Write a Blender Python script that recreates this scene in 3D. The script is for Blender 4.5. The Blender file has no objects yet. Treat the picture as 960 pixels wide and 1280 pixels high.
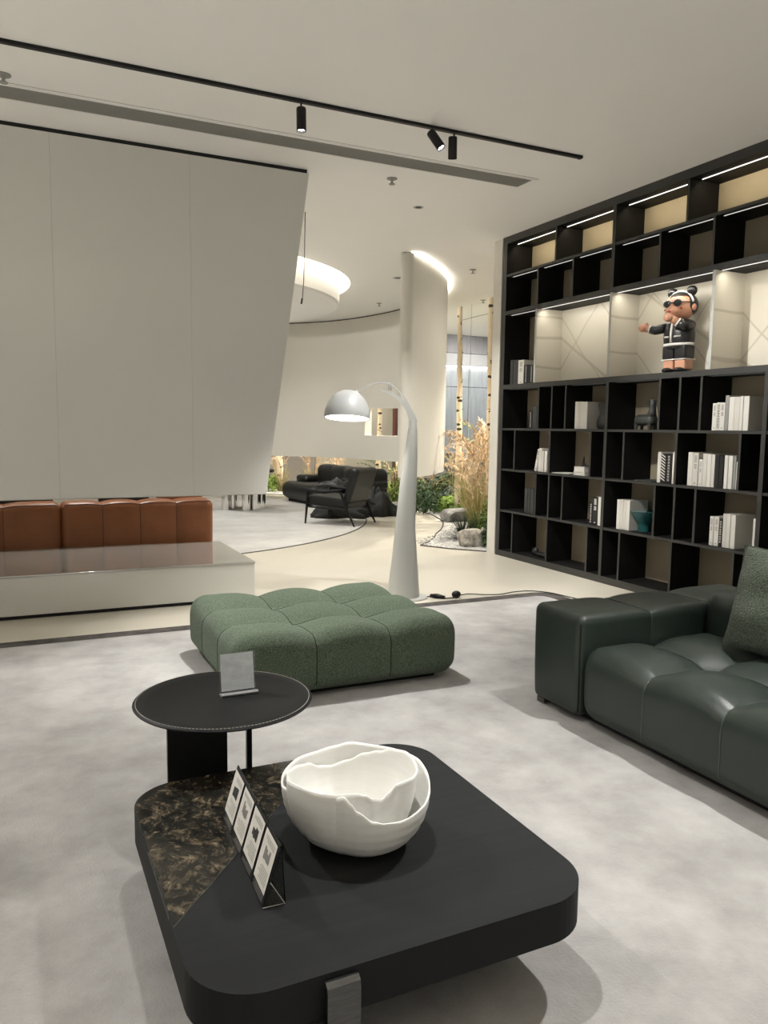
import bpy, bmesh, math, random
from mathutils import Vector, Matrix, Quaternion
random.seed(7)
PI = math.pi
sc = bpy.context.scene
C = sc.collection

# ------------------------------------------------------------------ camera
CAM_H = 1.45
YAW, PITCH, ROLL = 0.444539555, 0.107415015, 0.0132818811
cy, sy, cp, sp, cr, sr = math.cos(YAW), math.sin(YAW), math.cos(PITCH), math.sin(PITCH), math.cos(ROLL), math.sin(ROLL)
_r = Vector((cy, -sy, 0)); _f = Vector((sy, cy, 0)); _u = Vector((0, 0, 1))
_f2 = _f * cp - _u * sp; _u2 = _u * cp + _f * sp
_r2 = _r * cr + _u2 * sr; _u3 = _u2 * cr - _r * sr
cam_data = bpy.data.cameras.new('camera'); cam = bpy.data.objects.new('camera', cam_data); C.objects.link(cam)
cam_data.sensor_fit = 'VERTICAL'; cam_data.sensor_height = 36.0; cam_data.lens = 976.36 * 36.0 / 1280.0
cam_data.clip_start = 0.02
cam.matrix_world = Matrix(((_r2.x, _u3.x, -_f2.x, 0), (_r2.y, _u3.y, -_f2.y, 0), (_r2.z, _u3.z, -_f2.z, CAM_H), (0, 0, 0, 1)))
sc.camera = cam

# ------------------------------------------------------------------ world, exposure
w = bpy.data.worlds.new('world'); sc.world = w; w.use_nodes = True
w.node_tree.nodes['Background'].inputs[0].default_value = (1.0, 0.975, 0.93, 1)
w.node_tree.nodes['Background'].inputs[1].default_value = 0.22
sc.view_settings.view_transform = 'Standard'; sc.view_settings.look = 'None'
sc.view_settings.gamma = 1.0; sc.view_settings.exposure = 0.20
try: sc.view_settings.use_curve_mapping = False
except Exception: pass

CEIL = 3.577

# ------------------------------------------------------------------ materials
MATS = {}
def mat(name, col, rough=.5, metal=0., col2=None, scale=8., detail=4., bump=0., bscale=80., emit=None, estr=0.,
        spec=.5, stretch=(1, 1, 1), lo=.35, hi=.65, trans=0., coat=0., sheen=0., rough2=None):
    if name in MATS: return MATS[name]
    m = bpy.data.materials.new(name); m.use_nodes = True
    nt = m.node_tree; b = nt.nodes['Principled BSDF']; L = nt.links
    b.inputs['Base Color'].default_value = (*col, 1)
    b.inputs['Roughness'].default_value = rough; b.inputs['Metallic'].default_value = metal
    b.inputs['Specular IOR Level'].default_value = spec
    if trans: b.inputs['Transmission Weight'].default_value = trans
    if coat: b.inputs['Coat Weight'].default_value = coat; b.inputs['Coat Roughness'].default_value = .08
    if sheen: b.inputs['Sheen Weight'].default_value = sheen
    if emit: b.inputs['Emission Color'].default_value = (*emit, 1); b.inputs['Emission Strength'].default_value = estr
    tc = nt.nodes.new('ShaderNodeTexCoord'); mp = nt.nodes.new('ShaderNodeMapping')
    mp.inputs['Scale'].default_value = stretch
    L.new(tc.outputs['Object'], mp.inputs['Vector'])
    if col2:
        n = nt.nodes.new('ShaderNodeTexNoise'); n.inputs['Scale'].default_value = scale; n.inputs['Detail'].default_value = detail
        n.inputs['Roughness'].default_value = .62
        L.new(mp.outputs['Vector'], n.inputs['Vector'])
        r = nt.nodes.new('ShaderNodeValToRGB')
        r.color_ramp.elements[0].position = lo; r.color_ramp.elements[1].position = hi
        r.color_ramp.elements[0].color = (*col, 1); r.color_ramp.elements[1].color = (*col2, 1)
        L.new(n.outputs['Fac'], r.inputs['Fac']); L.new(r.outputs['Color'], b.inputs['Base Color'])
        if rough2 is not None:
            mr = nt.nodes.new('ShaderNodeMapRange'); mr.inputs[1].default_value = lo; mr.inputs[2].default_value = hi
            mr.inputs[3].default_value = rough; mr.inputs[4].default_value = rough2
            L.new(n.outputs['Fac'], mr.inputs[0]); L.new(mr.outputs[0], b.inputs['Roughness'])
    if bump:
        n2 = nt.nodes.new('ShaderNodeTexNoise'); n2.inputs['Scale'].default_value = bscale; n2.inputs['Detail'].default_value = 3
        L.new(mp.outputs['Vector'], n2.inputs['Vector'])
        bp = nt.nodes.new('ShaderNodeBump'); bp.inputs['Strength'].default_value = bump; bp.inputs['Distance'].default_value = .01
        L.new(n2.outputs['Fac'], bp.inputs['Height']); L.new(bp.outputs['Normal'], b.inputs['Normal'])
    MATS[name] = m
    return m
def emis(name, col, s):
    if name in MATS: return MATS[name]
    m = bpy.data.materials.new(name); m.use_nodes = True; nt = m.node_tree
    nt.nodes.clear(); e = nt.nodes.new('ShaderNodeEmission'); o = nt.nodes.new('ShaderNodeOutputMaterial')
    e.inputs[0].default_value = (*col, 1); e.inputs[1].default_value = s
    nt.links.new(e.outputs[0], o.inputs[0]); MATS[name] = m
    return m

M_ceil = mat('ceiling_paint', (.88, .866, .846), .75, col2=(.895, .88, .86), scale=.6, bump=.03, bscale=60)
M_floor = mat('cream_terrazzo', (.50, .465, .39), .30, col2=(.555, .52, .44), scale=1.3, detail=6, bump=.02, bscale=20, rough2=.42)
M_wall = mat('warm_white_paint', (.66, .635, .57), .6, bump=.02, bscale=40)
M_panel = mat('white_lacquer', (.64, .635, .595), .13, col2=(.66, .652, .61), scale=.8, bump=.006, bscale=3)
M_gap = mat('black_gap', (.01, .01, .01), .8)
M_rug = mat('grey_viscose_rug', (.27, .262, .254), .95, col2=(.42, .409, .398), scale=3.2, detail=13, bump=.35, bscale=120, lo=.34, hi=.68, sheen=.2, spec=.1)
M_rugb = mat('dark_rug_border', (.055, .050, .046), .95, col2=(.105, .096, .09), scale=9, detail=6, bump=.3, bscale=120, spec=.1)
M_rugc = mat('pale_round_carpet', (.42, .41, .39), .95, col2=(.51, .50, .475), scale=2., detail=8, bump=.2, bscale=100, spec=.1)
M_line = mat('dark_joint', (.07, .06, .05), .7)
M_black = mat('black_stained_oak', (.004, .004, .004), .6, col2=(.007, .0067, .0063), scale=6, stretch=(1, 8, 1), bump=.05, bscale=60, spec=.25)
M_litedge = mat('bookcase_lit_edge', (.030, .029, .027), .5, col2=(.036, .035, .032), scale=10, stretch=(1, 1, 6))  # same boards, lighter: light on their front edges put into the colour
M_taupe = mat('taupe_back_panel', (.27, .225, .155), .7, col2=(.30, .25, .175), scale=3, bump=.03, bscale=90)
M_metalblk = mat('black_metal', (.008, .008, .0085), .42, bump=.01, spec=.3)
M_shade = mat('lamp_shade_white', (.42, .43, .43), .35, bump=.01)
M_white = mat('white_metal_paint', (.43, .435, .41), .42, bump=.01)
M_chrome = mat('polished_chrome', (.75, .74, .71), .08, metal=1., bump=.01)
M_steel = mat('brushed_dark_steel', (.105, .105, .105), .36, metal=.85, col2=(.15, .15, .148), scale=20, stretch=(1, 1, 14), bump=.03)
M_boucle = mat('green_boucle', (.066, .094, .062), .95, col2=(.165, .208, .148), scale=150, detail=3, bump=.8, bscale=260, sheen=.12, spec=.15, lo=.4, hi=.65)
M_seamg = mat('green_seam', (.018, .026, .015), .95, bump=.1, spec=.05)
M_leather = mat('dark_green_leather', (.0185, .0275, .0225), .37, col2=(.025, .0355, .029), scale=7, detail=6, bump=.12, bscale=220, rough2=.44)
M_litpiping = mat('green_leather_lit_piping', (.055, .068, .061), .13, bump=.01)  # lighter than the leather: seam highlights put into the colour
M_pillow = mat('sage_boucle_cushion', (.060, .078, .056), .95, col2=(.150, .180, .138), scale=130, detail=4, bump=1., bscale=150, sheen=.15, spec=.1, lo=.38, hi=.66)
M_cognac = mat('cognac_leather', (.20, .072, .026), .38, spec=.35, col2=(.23, .084, .032), scale=5, bump=.08, bscale=200)
M_cognacs = mat('cognac_seam', (.06, .018, .008), .6, bump=.05)
M_blkleather = mat('black_leather', (.007, .0072, .007), .40, spec=.35, col2=(.011, .011, .0105), scale=9, bump=.1, bscale=150)
M_blkcloth = mat('black_throw', (.008, .008, .0078), .8, col2=(.016, .016, .015), scale=12, bump=.3, bscale=60)
M_cer = mat('ivory_ceramic', (.76, .757, .725), .38, col2=(.80, .797, .765), scale=6, bump=.06, bscale=30, stretch=(1, 1, 7))
M_paper = mat('white_paper', (.68, .66, .61), .6, bump=.02)
M_bookw = mat('white_book_cloth', (.66, .64, .59), .55, bump=.04)
M_bookc = mat('cream_book_cloth', (.60, .575, .52), .55, bump=.04)
M_bookg = mat('grey_book_cloth', (.27, .265, .25), .6, bump=.04)
M_bookk = mat('black_book_cloth', (.012, .012, .012), .5, bump=.04)
M_bookd = mat('charcoal_book_cloth', (.04, .042, .04), .55, bump=.04)
M_ink = mat('dark_print', (.03, .03, .03), .6, bump=.01)
M_inkg = mat('grey_print', (.22, .215, .20), .6, bump=.01)
M_inkw = mat('white_print', (.75, .73, .68), .6, bump=.01)
M_teal = mat('teal_ceramic', (.010, .085, .090), .4, col2=(.016, .11, .115), scale=6, bump=.03)
M_greyv = mat('dark_grey_ceramic', (.035, .038, .035), .5, col2=(.05, .053, .05), scale=12, bump=.1)
M_peach = mat('peach_vinyl', (.60, .31, .20), .38, bump=.01)
M_vblack = mat('black_vinyl', (.012, .012, .013), .35, bump=.01)
M_vwhite = mat('white_vinyl', (.75, .74, .71), .4, bump=.01)
M_lens = mat('dark_lens', (.02, .022, .028), .12, bump=.005)
M_lip = mat('red_print', (.35, .04, .03), .4, bump=.005)
M_bark = None
M_rock = mat('weathered_rock', (.10, .09, .075), .9, col2=(.52, .47, .40), scale=11, detail=8, bump=.8, bscale=25)
M_rockd = mat('dark_rock', (.07, .068, .062), .85, col2=(.34, .33, .31), scale=5, detail=8, bump=.7, bscale=20)
M_gravel = mat('pale_gravel', (.34, .33, .31), .95, col2=(.66, .65, .62), scale=45, detail=6, bump=1., bscale=60)
M_concrete = mat('blue_grey_wall_panel', (.235, .265, .285), .55, col2=(.29, .32, .34), scale=5, stretch=(3, 3, .4), bump=.04)
M_concd = mat('grey_soffit_panel', (.165, .165, .17), .6, col2=(.21, .21, .215), scale=5, stretch=(3, 3, .4), bump=.04)
M_slat = mat('vent_grey', (.30, .295, .275), .6, bump=.02)
M_acryl = mat('clear_acrylic', (.92, .95, .95), .05, trans=1., bump=.01)
M_led = emis('led_white', (1., .94, .80), 14.)
M_ledtop = emis('led_shelf_warm', (1., .95, .84), 2.2)
M_leddim = emis('led_shelf_dim', (1., .96, .90), .7)
M_ledoff = emis('led_shelf_faint', (1., .95, .85), .08)
M_ledmid = emis('led_shelf_mid', (1., .96, .88), 1.1)
M_bulb = emis('bulb', (1., .97, .9), 14.)
M_shadein = emis('lamp_glow', (1., .97, .92), 3.0)

def stone_mat():
    m = bpy.data.materials.new('black_gold_granite'); m.use_nodes = True; nt = m.node_tree; L = nt.links
    b = nt.nodes['Principled BSDF']; b.inputs['Roughness'].default_value = .16
    tc = nt.nodes.new('ShaderNodeTexCoord')
    n0 = nt.nodes.new('ShaderNodeTexNoise'); n0.inputs['Scale'].default_value = 4.; n0.inputs['Detail'].default_value = 3
    mx = nt.nodes.new('ShaderNodeVectorMath'); mx.operation = 'MULTIPLY_ADD'
    L.new(tc.outputs['Object'], n0.inputs['Vector'])
    L.new(n0.outputs['Color'], mx.inputs[0]); mx.inputs[1].default_value = (.2, .2, .2); L.new(tc.outputs['Object'], mx.inputs[2])
    mp = nt.nodes.new('ShaderNodeMapping'); mp.inputs['Scale'].default_value = (1.5, 1.1, 1); mp.inputs['Rotation'].default_value = (0, 0, .4)
    L.new(mx.outputs[0], mp.inputs['Vector'])
    n = nt.nodes.new('ShaderNodeTexNoise'); n.inputs['Scale'].default_value = 17; n.inputs['Detail'].default_value = 12; n.inputs['Roughness'].default_value = .80
    L.new(mp.outputs['Vector'], n.inputs['Vector'])
    r = nt.nodes.new('ShaderNodeValToRGB'); e = r.color_ramp.elements
    e[0].position = .44; e[0].color = (.009, .009, .008, 1); e[1].position = .76; e[1].color = (.60, .54, .42, 1)
    for p, c in ((.505, (.028, .026, .021, 1)), (.57, (.075, .058, .038, 1)), (.635, (.21, .175, .125, 1))):
        x = e.new(p); x.color = c
    L.new(n.outputs['Fac'], r.inputs['Fac']); L.new(r.outputs['Color'], b.inputs['Base Color'])
    return m
M_stone = stone_mat()
def vein_mat():
    m = bpy.data.materials.new('ivory_veined_marble'); m.use_nodes = True; nt = m.node_tree; L = nt.links
    b = nt.nodes['Principled BSDF']; b.inputs['Roughness'].default_value = .3
    tc = nt.nodes.new('ShaderNodeTexCoord')
    facs = []
    for rot, sc_, ph in ((.78, 1.25, 1.2), (-.72, 1.05, .3), (1.02, .7, 2.5)):
        mp = nt.nodes.new('ShaderNodeMapping'); mp.inputs['Rotation'].default_value = (rot, 0, 0); mp.inputs['Location'].default_value = (0, ph, 0)
        L.new(tc.outputs['Object'], mp.inputs['Vector'])
        wv = nt.nodes.new('ShaderNodeTexWave'); wv.wave_type = 'BANDS'; wv.bands_direction = 'Y'
        wv.inputs['Scale'].default_value = sc_ * .5; wv.inputs['Distortion'].default_value = .8; wv.inputs['Detail'].default_value = 2; wv.inputs['Detail Scale'].default_value = 1.5
        L.new(mp.outputs['Vector'], wv.inputs['Vector'])
        r = nt.nodes.new('ShaderNodeValToRGB'); r.color_ramp.elements[0].position = .9988; r.color_ramp.elements[0].color = (0, 0, 0, 1)
        r.color_ramp.elements[1].position = 1.; r.color_ramp.elements[1].color = (1, 1, 1, 1)
        L.new(wv.outputs['Fac'], r.inputs['Fac']); facs.append(r)
    a = nt.nodes.new('ShaderNodeMath'); a.operation = 'MAXIMUM'; L.new(facs[0].outputs['Color'], a.inputs[0]); L.new(facs[1].outputs['Color'], a.inputs[1])
    a2 = nt.nodes.new('ShaderNodeMath'); a2.operation = 'MAXIMUM'; L.new(a.outputs[0], a2.inputs[0]); L.new(facs[2].outputs['Color'], a2.inputs[1])
    mm = nt.nodes.new('ShaderNodeMath'); mm.operation = 'MULTIPLY'; mm.inputs[1].default_value = .5; L.new(a2.outputs[0], mm.inputs[0])
    mix = nt.nodes.new('ShaderNodeMix'); mix.data_type = 'RGBA'
    mix.inputs[6].default_value = (.66, .615, .52, 1); mix.inputs[7].default_value = (.34, .295, .225, 1)
    L.new(mm.outputs[0], mix.inputs[0]); L.new(mix.outputs[2], b.inputs['Base Color'])
    return m
M_marble = vein_mat()
def birch_mat():
    m = mat('birch_bark', (.74, .60, .42), .85, col2=(.80, .70, .54), scale=14, bump=.4, bscale=50)
    nt = m.node_tree; L = nt.links; b = nt.nodes['Principled BSDF']
    src = b.inputs['Base Color'].links[0].from_socket
    tc = nt.nodes.new('ShaderNodeTexCoord'); mp = nt.nodes.new('ShaderNodeMapping'); mp.inputs['Scale'].default_value = (5, 5, 11)
    L.new(tc.outputs['Object'], mp.inputs['Vector'])
    v = nt.nodes.new('ShaderNodeTexVoronoi'); v.inputs['Scale'].default_value = 1.; L.new(mp.outputs['Vector'], v.inputs['Vector'])
    r = nt.nodes.new('ShaderNodeValToRGB'); r.color_ramp.elements[0].position = .22; r.color_ramp.elements[0].color = (1, 1, 1, 1)
    r.color_ramp.elements[1].position = .30; r.color_ramp.elements[1].color = (0, 0, 0, 1)
    L.new(v.outputs['Distance'], r.inputs['Fac'])
    mix = nt.nodes.new('ShaderNodeMix'); mix.data_type = 'RGBA'; mix.inputs[7].default_value = (.05, .035, .022, 1)
    L.new(r.outputs['Color'], mix.inputs[0]); L.new(src, mix.inputs[6]); L.new(mix.outputs[2], b.inputs['Base Color'])
    return m
M_bark = birch_mat()
def leafmat(name, a, b): return mat(name, a, .7, col2=b, scale=9, detail=3, bump=.05, spec=.25)
M_tan = leafmat('dry_plume', (.56, .39, .23), (.80, .66, .48))
M_straw = leafmat('straw_blade', (.26, .22, .08), (.42, .36, .15))
M_gblade = leafmat('green_blade', (.07, .12, .03), (.17, .23, .06))
M_lime = leafmat('lime_leaf', (.13, .23, .03), (.30, .42, .08))
M_deep = leafmat('deep_green_leaf', (.02, .045, .018), (.06, .10, .04))
M_blue = leafmat('grey_green_leaf', (.05, .075, .055), (.13, .16, .12))
M_spiky = leafmat('dark_blade', (.018, .028, .018), (.06, .075, .05))
M_palm = leafmat('palm_leaf', (.06, .16, .03), (.18, .32, .08))

# ------------------------------------------------------------------ mesh helpers
def link(name, me, parent=None):
    o = bpy.data.objects.new(name, me); C.objects.link(o)
    if parent is not None: o.parent = parent
    return o
def build(name, bm, m, parent=None, smooth=False, label=None, loc=None):
    bmesh.ops.recalc_face_normals(bm, faces=bm.faces)
    me = bpy.data.meshes.new(name); bm.to_mesh(me); bm.free()
    if smooth:
        for p in me.polygons: p.use_smooth = True
        if smooth != 'all':
            try: me.set_sharp_from_angle(angle=math.radians(38))
            except Exception: pass
    me.materials.append(m)
    o = link(name, me, parent)
    if loc is not None: o.location = loc
    if label: o['label'] = label
    return o
def tag(o, label=None, cat=None, group=None, kind=None):
    if label: o['label'] = label
    if cat: o['category'] = cat
    if group: o['group'] = group
    if kind: o['kind'] = kind
    return o
def empty(name, loc=(0, 0, 0), rz=0, label=None, cat=None, group=None, kind=None):
    o = bpy.data.objects.new(name, None); C.objects.link(o); o.location = loc; o.rotation_euler = (0, 0, rz)
    o.empty_display_size = .1
    return tag(o, label, cat, group, kind)
def BM(): return bmesh.new()
def box(bm, x0, x1, y0, y1, z0, z1, bev=0., seg=2, M=None):
    vs = bmesh.ops.create_cube(bm, size=1.)['verts']
    for v in vs:
        v.co = Vector((x0 + (v.co.x + .5) * (x1 - x0), y0 + (v.co.y + .5) * (y1 - y0), z0 + (v.co.z + .5) * (z1 - z0)))
    allv = vs
    if bev > 0:
        es = list({e for v in vs for e in v.link_edges})
        r = bmesh.ops.bevel(bm, geom=es, offset=bev, segments=seg, profile=.5, affect='EDGES')
        allv = list({v for f in r['faces'] for v in f.verts} | {v for v in vs if v.is_valid})
    if M is not None: bmesh.ops.transform(bm, matrix=M, verts=allv)
    return allv
def tube(bm, pts, rad, seg=8, caps=True, squash=1.):
    pts = [Vector(p) for p in pts]; n = len(pts)
    if not hasattr(rad, '__len__'): rad = [rad] * n
    rings = []; prev = None
    for i, p in enumerate(pts):
        t = (pts[min(i + 1, n - 1)] - pts[max(i - 1, 0)]).normalized()
        if prev is None:
            a = Vector((0, 0, 1)) if abs(t.z) < .9 else Vector((1, 0, 0))
            nrm = t.cross(a).normalized()
        else:
            nrm = (prev - t * prev.dot(t)).normalized()
        prev = nrm; bn = t.cross(nrm)
        rings.append([bm.verts.new(p + (nrm * math.cos(2 * PI * k / seg) * squash + bn * math.sin(2 * PI * k / seg)) * rad[i]) for k in range(seg)])
    for i in range(n - 1):
        for k in range(seg):
            bm.faces.new((rings[i][k], rings[i][(k + 1) % seg], rings[i + 1][(k + 1) % seg], rings[i + 1][k]))
    if caps:
        bm.faces.new(list(reversed(rings[0]))); bm.faces.new(rings[-1])
def lathe(bm, prof, seg=32, c=(0, 0, 0), M=None, caps=True):
    rings = []
    for r, z in prof:
        rings.append([bm.verts.new(Vector((c[0] + r * math.cos(2 * PI * k / seg), c[1] + r * math.sin(2 * PI * k / seg), c[2] + z))) for k in range(seg)])
    for i in range(len(rings) - 1):
        for k in range(seg):
            bm.faces.new((rings[i][k], rings[i][(k + 1) % seg], rings[i + 1][(k + 1) % seg], rings[i + 1][k]))
    if caps:
        bm.faces.new(list(reversed(rings[0]))); bm.faces.new(rings[-1])
    if M is not None: bmesh.ops.transform(bm, matrix=M, verts=[v for r in rings for v in r])
def prism(bm, poly, z0, z1, bev=0., seg=3):
    lo = [bm.verts.new((x, y, z0)) for x, y in poly]; hi = [bm.verts.new((x, y, z1)) for x, y in poly]
    n = len(poly); fb = bm.faces.new(list(reversed(lo))); ft = bm.faces.new(hi)
    for i in range(n): bm.faces.new((lo[i], lo[(i + 1) % n], hi[(i + 1) % n], hi[i]))
    if bev: bmesh.ops.bevel(bm, geom=list(ft.edges) + list(fb.edges), offset=bev, segments=seg, profile=.5, affect='EDGES')
def rrect(x0, x1, y0, y1, r, n=8):
    P = []
    for cx, cy_, a0 in ((x1 - r, y1 - r, 0), (x0 + r, y1 - r, PI / 2), (x0 + r, y0 + r, PI), (x1 - r, y0 + r, 1.5 * PI)):
        for k in range(n + 1):
            a = a0 + PI / 2 * k / n; P.append((cx + r * math.cos(a), cy_ + r * math.sin(a)))
    return P
def ellipsoid(bm, c, rad, u=20, v=12, M=None):
    mt = Matrix.Translation(c) @ Matrix.Diagonal((*rad, 1))
    if M is not None: mt = M @ mt
    bmesh.ops.create_uvsphere(bm, u_segments=u, v_segments=v, radius=1., matrix=mt)
def bez(p0, p1, p2, p3, n=14):
    p0, p1, p2, p3 = map(Vector, (p0, p1, p2, p3)); out = []
    for i in range(n + 1):
        t = i / n; s = 1 - t
        out.append(p0 * s ** 3 + p1 * 3 * s * s * t + p2 * 3 * s * t * t + p3 * t ** 3)
    return out

# padded, tufted upholstery block: the surface is a rounded box whose cells swell between the seams
class Tuft:
    def __init__(s, lo, hi, nx, ny, r=.06, A=.03, B=.02, pw=2.6, As=None, sp=.006):
        s.As = A if As is None else As; s.sp = sp
        s.lo = Vector(lo); s.hi = Vector(hi); s.nx, s.ny, s.r, s.A, s.B, s.pw = nx, ny, r, A, B, pw
    def f(s, t, n):
        if n == 1: return 1.
        t = min(max(t, 0), n - 1e-9); i = int(t); fr = t - i; q = abs(2 * fr - 1)
        if i == 0 and fr < .5: q = 0
        if i == n - 1 and fr > .5: q = 0
        return 1 - q ** s.pw
    def __call__(s, p):
        p = Vector(p); lo, hi, r = s.lo, s.hi, s.r
        q = Vector([min(max(p[i], lo[i] + r), hi[i] - r) for i in range(3)])
        d = p - q
        n = d.normalized() if d.length > 1e-9 else Vector((0, 0, 1))
        pos = q + n * r
        u = (p.x - lo.x) / (hi.x - lo.x) * s.nx; v = (p.y - lo.y) / (hi.y - lo.y) * s.ny; w_ = (p.z - lo.z) / (hi.z - lo.z)
        fu, fv = s.f(u, s.nx), s.f(v, s.ny); g = 1 - (1 - w_) ** 4
        off = s.A * max(n.z, 0) ** 2 * fu * fv + s.As * (n.x ** 2 * fv * g + n.y ** 2 * fu * g)
        if n.z > .3:
            sx = (hi.x - lo.x) / s.nx; sy_ = (hi.y - lo.y) / s.ny
            iu = min(max(round(u), 1), s.nx - 1) if s.nx > 1 else None; iv = min(max(round(v), 1), s.ny - 1) if s.ny > 1 else None
            if iu and iv:
                dd = ((u - iu) * sx) ** 2 + ((v - iv) * sy_) ** 2
                off -= s.B * math.exp(-dd / s.sp) * n.z
        return pos + n * off
    def mesh(s, step=.018):
        bm = BM(); lo, hi = s.lo, s.hi; r = s.r
        def ax(i):
            L_ = hi[i] - lo[i]; k = max(4, int(L_ / step)); P = [lo[i] + L_ * j / k for j in range(k + 1)]
            for e in (.15, .35, .6, .85): P += [lo[i] + r * e, hi[i] - r * e]
            n = (s.nx, s.ny, 1)[i]
            for j in range(1, n):
                c = lo[i] + L_ * j / n; P += [c, c - .006, c + .006]
            P = sorted(set(round(x, 5) for x in P)); Q = [P[0]]
            for x in P[1:]:
                if x - Q[-1] > .0025: Q.append(x)
            Q[-1] = hi[i]
            return Q
        X, Y, Z = ax(0), ax(1), ax(2); cache = {}
        def V(x, y, z):
            k = (round(x, 5), round(y, 5), round(z, 5))
            if k not in cache: cache[k] = bm.verts.new(s(k))
            return cache[k]
        def grid(A_, B_, fn):
            for i in range(len(A_) - 1):
                for j in range(len(B_) - 1):
                    q = [fn(A_[i], B_[j]), fn(A_[i + 1], B_[j]), fn(A_[i + 1], B_[j + 1]), fn(A_[i], B_[j + 1])]
                    if len(set(q)) >= 3:
                        try: bm.faces.new(list(dict.fromkeys(q)))
                        except ValueError: pass
        grid(X, Y, lambda a, b: V(a, b, hi.z)); grid(X, Y, lambda a, b: V(a, b, lo.z))
        grid(X, Z, lambda a, b: V(a, lo.y, b)); grid(X, Z, lambda a, b: V(a, hi.y, b))
        grid(Y, Z, lambda a, b: V(lo.x, a, b)); grid(Y, Z, lambda a, b: V(hi.x, a, b))
        return bm
    def seam_x(s, x, off=.001):   # path over the block at constant x
        lo, hi = s.lo, s.hi; P = []
        N = 30
        P += [(x, lo.y, lo.z + s.r * .4 + (hi.z - lo.z - s.r * .4) * i / N) for i in range(N)]
        P += [(x, lo.y + (hi.y - lo.y) * i / 70, hi.z) for i in range(71)]
        P += [(x, hi.y, hi.z - (hi.z - lo.z - s.r * .4) * i / N) for i in range(1, N + 1)]
        return [s(p) for p in P]
    def seam_y(s, y):
        lo, hi = s.lo, s.hi; P = []; N = 30
        P += [(lo.x, y, lo.z + s.r * .4 + (hi.z - lo.z - s.r * .4) * i / N) for i in range(N)]
        P += [(lo.x + (hi.x - lo.x) * i / 70, y, hi.z) for i in range(71)]
        P += [(hi.x, y, hi.z - (hi.z - lo.z - s.r * .4) * i / N) for i in range(1, N + 1)]
        return [s(p) for p in P]
def seam_tube(name, path, r, m, parent):
    Q = [path[0]]
    for p in path[1:]:
        if (p - Q[-1]).length > .006: Q.append(p)
    bm = BM(); tube(bm, Q, r, 6); return build(name, bm, m, parent, smooth='all')

# ------------------------------------------------------------------ lamps
def spot(loc, target, power, cone=60, blend=.5, size=.05, col=(1., .98, .945), parent=None, name='spot_beam'):
    d = bpy.data.lights.new(name, 'SPOT'); d.energy = power; d.spot_size = math.radians(cone); d.spot_blend = blend
    d.shadow_soft_size = size; d.color = col
    o = bpy.data.objects.new(name, d); C.objects.link(o); o.location = loc
    o.rotation_euler = (Vector(target) - Vector(loc)).to_track_quat('-Z', 'Y').to_euler()
    if parent is not None:
        o.parent = parent; o.location = Vector(loc) - parent.location
    return o
def track_spotlight(x, y, tilt, label, power, target, cone=60, blend=.5, group=None, size=.045):
    """black cylinder on a thin stem; tilt = direction of the beam"""
    root = empty('track_spotlight', (x, y, CEIL - .02), 0, label, 'spotlight', group)
    d = Vector(tilt).normalized()
    bm = BM(); tube(bm, [(0, 0, 0), (0, 0, -.045)], .006, 8); build('stem', bm, M_metalblk, root)
    q = d.to_track_quat('Z', 'Y').to_matrix().to_4x4()
    Mx = Matrix.Translation((0, 0, -.03)) @ q
    if d.z > -.99: Mx = Matrix.Translation((-.022 * d.x / max(.01, math.hypot(d.x, d.y)) , 0, -.022)) @ q
    bm = BM(); lathe(bm, [(.024, 0), (.030, .003), (.032, .012), (.032, .150), (.028, .150), (.027, .132), (.001, .131)], 24, M=Mx)
    build('housing', bm, M_metalblk, root, smooth=True)
    bm = BM(); lathe(bm, [(.026, .134), (.022, .139), (.004, .141)], 24, M=Mx); build('lens', bm, M_bulb, root, smooth=True)
    p = root.location + Mx @ Vector((0, 0, .16))
    spot(p, target, power, cone, blend, size, parent=root)
    return root

def strip_light(loc, length, power, col, back=.7, parent=None):
    """lamp of one shelf strip: a thin area light running along Y, thrown down and back onto the panel"""
    d = bpy.data.lights.new('strip_lamp', 'AREA'); d.shape = 'RECTANGLE'; d.size = .012; d.size_y = length; d.energy = power; d.color = col
    o = bpy.data.objects.new('strip_lamp', d); C.objects.link(o); o.location = loc; o.rotation_euler = (0, -back, 0)
    if parent is not None: o.parent = parent
    return o
# ------------------------------------------------------------------ setting
def structure(name, bm, m, parent=None, smooth=False, label=None):
    o = build(name, bm, m, parent, smooth, label)
    if parent is None: o['kind'] = 'structure'
    return o
bm = BM(); box(bm, -6, 15, -4, 22, -.2, 0); structure('floor', bm, M_floor)
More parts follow.
